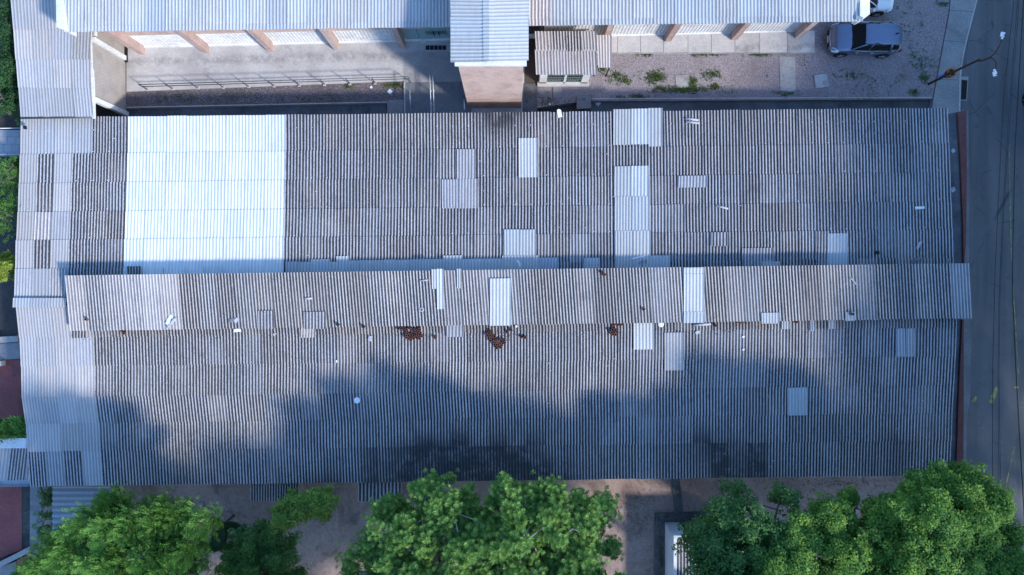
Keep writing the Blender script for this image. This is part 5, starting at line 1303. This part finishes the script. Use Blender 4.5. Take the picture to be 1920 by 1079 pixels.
for i, (x, y, h, r) in enumerate(((-20.5, -20, 12.5, 4.6), (-12, -19.6, 14, 4.9), (-3.5, -19.6, 14.5, 5.0), (4.5, -18.6, 14.2, 4.8), (25.5, -17.5, 15.5, 4.8), (11.3, -17.6, 15.2, 4.3))):  # out-of-view crowns added to shade the south slope and the soil yard
    t = shade_tree(x, y, h, r, ['unseen low shade tree added south of the feathery tree', 'unseen shade tree added south of the airy tree', 'unseen shade tree added south of the left rosette tree', 'unseen shade tree added south of the dense rosette tree', 'unseen shade tree added south east of the big corner tree', 'unseen tall shade tree added south of the bare lit soil'][i], 15000, 0.8, 0.34)
    t['group'] = 'added shade trees along the south of the yard'
# weeds in the gravel
wp = []
for cx, cy, rx, ry, n in ((1228, 145, 13, 7, 240), (1155, 143, 10, 6, 90), (1172, 150, 8, 5, 60), (1285, 168, 24, 4, 260), (1299, 156, 5, 8, 90), (1335, 140, 12, 7, 100), (1340, 163, 6, 3, 70), (1237, 167, 12, 4, 90),
                          (1197, 181, 14, 2, 60), (1325, 103, 20, 1.5, 60), (1425, 103, 14, 1.5, 60), (1209, 103, 8, 1.5, 30), (1130, 131, 4, 2, 30), (1735, 148, 6, 6, 50), (1730, 120, 10, 14, 60), (1712, 100, 9, 16, 40), (1714, 174, 7, 5, 50),
                          (1590, 142, 20, 6, 50), (1475, 176, 14, 3, 50), (1660, 150, 60, 20, 50), (1560, 120, 80, 30, 30), (1700, 40, 30, 30, 60), (1770, 8, 6, 4, 40), (653, 162, 5, 2, 30), (738, 160, 14, 3, 90), (575, 185, 60, 5, 60), (350, 185, 50, 7, 90), (1025, 190, 22, 8, 70), (1160, 183, 8, 2, 25)):
    for _ in range(int(n * 0.75)):
        q = P(rng.gauss(cx, rx * 0.85), rng.gauss(cy, ry * 0.85), 0.0)
        wp.append((q.x, q.y, -0.09 if cx < 800 else 0.0))
wp = np.array(wp); K = 5; W_ = np.repeat(wp, K, 0); N = len(W_)
dd = rand_dirs(N); dd[:, 2] = np.abs(dd[:, 2]) * 0.7 + 0.15; dd = unit(dd); nm = unit(np.cross(dd, rand_dirs(N)) * 0.6 + np.array([0, 0, 0.6]))
W_[:, :2] += nr.normal(0, 0.03, (N, 2))
mx = nr.uniform(0, 1, (N, 1)); colw = np.array([0.07, 0.11, 0.035]) * (1 - mx) + np.array([0.16, 0.21, 0.06]) * mx
me = leaf_mesh('weeds', W_, dd, nm, nr.uniform(0.06, 0.15, N), nr.uniform(0.025, 0.05, N), colw)
wo = link_obj('weeds', me, None, 'stuff', recenter(me, None, False)); tag(wo, 'green weeds scattered in tufts over the gravel', 'weeds')
# fallen leaves and twigs in the soil yard
lp = []
for _ in range(1500):
    a = rng.choice([(1300, 970, 90, 14), (1238, 1040, 6, 60), (1500, 925, 180, 20), (700, 980, 160, 40), (1180, 960, 60, 40), (400, 960, 80, 30), (1550, 905, 140, 8)])
    q = P(rng.gauss(a[0], a[2] * 0.6), rng.gauss(a[1], a[3] * 0.6), 0); lp.append((q.x, q.y, 0.11 if a[0] in (1300, 1238) and q.y < P(0, 962).y else 0.005))
lp = np.array(lp); N = len(lp); dd = rand_dirs(N); dd[:, 2] *= 0.1; dd = unit(dd); nm = np.tile(np.array([0.0, 0.0, 1.0]), (N, 1)) + nr.normal(0, 0.2, (N, 3)); mx = nr.uniform(0, 1, (N, 1))
me = leaf_mesh('fallen_leaves', lp, dd, unit(nm), nr.uniform(0.06, 0.13, N), nr.uniform(0.03, 0.07, N), np.array([0.06, 0.04, 0.025]) * (1 - mx) + np.array([0.2, 0.12, 0.05]) * mx)
fo = link_obj('fallen_leaves', me, None, 'stuff', recenter(me, None, False)); tag(fo, 'dry brown fallen leaves scattered on the soil and the apron', 'fallen leaves')

# dry leaf litter caught under the lower edge of the raised strip and in the valleys
lp = []
for _ in range(1700):
    x = rng.uniform(150, 1790) if rng.random() < 0.55 else rng.gauss(rng.choice([770, 940, 1155, 1385]), 45)
    e = 597 + (1821 - x) * 0.0142; lp.append(tuple(on_roof(x, e + 1.5 + abs(rng.gauss(0, 9)), -0.02)))
lp = np.array(lp); N = len(lp); dd = rand_dirs(N); dd[:, 2] *= 0.15; dd = unit(dd); nm = np.tile(np.array([0.0, 0.0, 1.0]), (N, 1)) + nr.normal(0, 0.25, (N, 3)); mx = nr.uniform(0, 1, (N, 1))
me = leaf_mesh('roof_litter', lp, dd, unit(nm), nr.uniform(0.04, 0.11, N), nr.uniform(0.02, 0.05, N), np.array([0.03, 0.024, 0.02]) * (1 - mx) + np.array([0.16, 0.085, 0.055]) * mx)
ro_ = link_obj('roof_litter', me, None, 'stuff', recenter(me, None, False)); tag(ro_, 'dry brown litter caught along the lower edge of the raised roof strip', 'leaf litter')
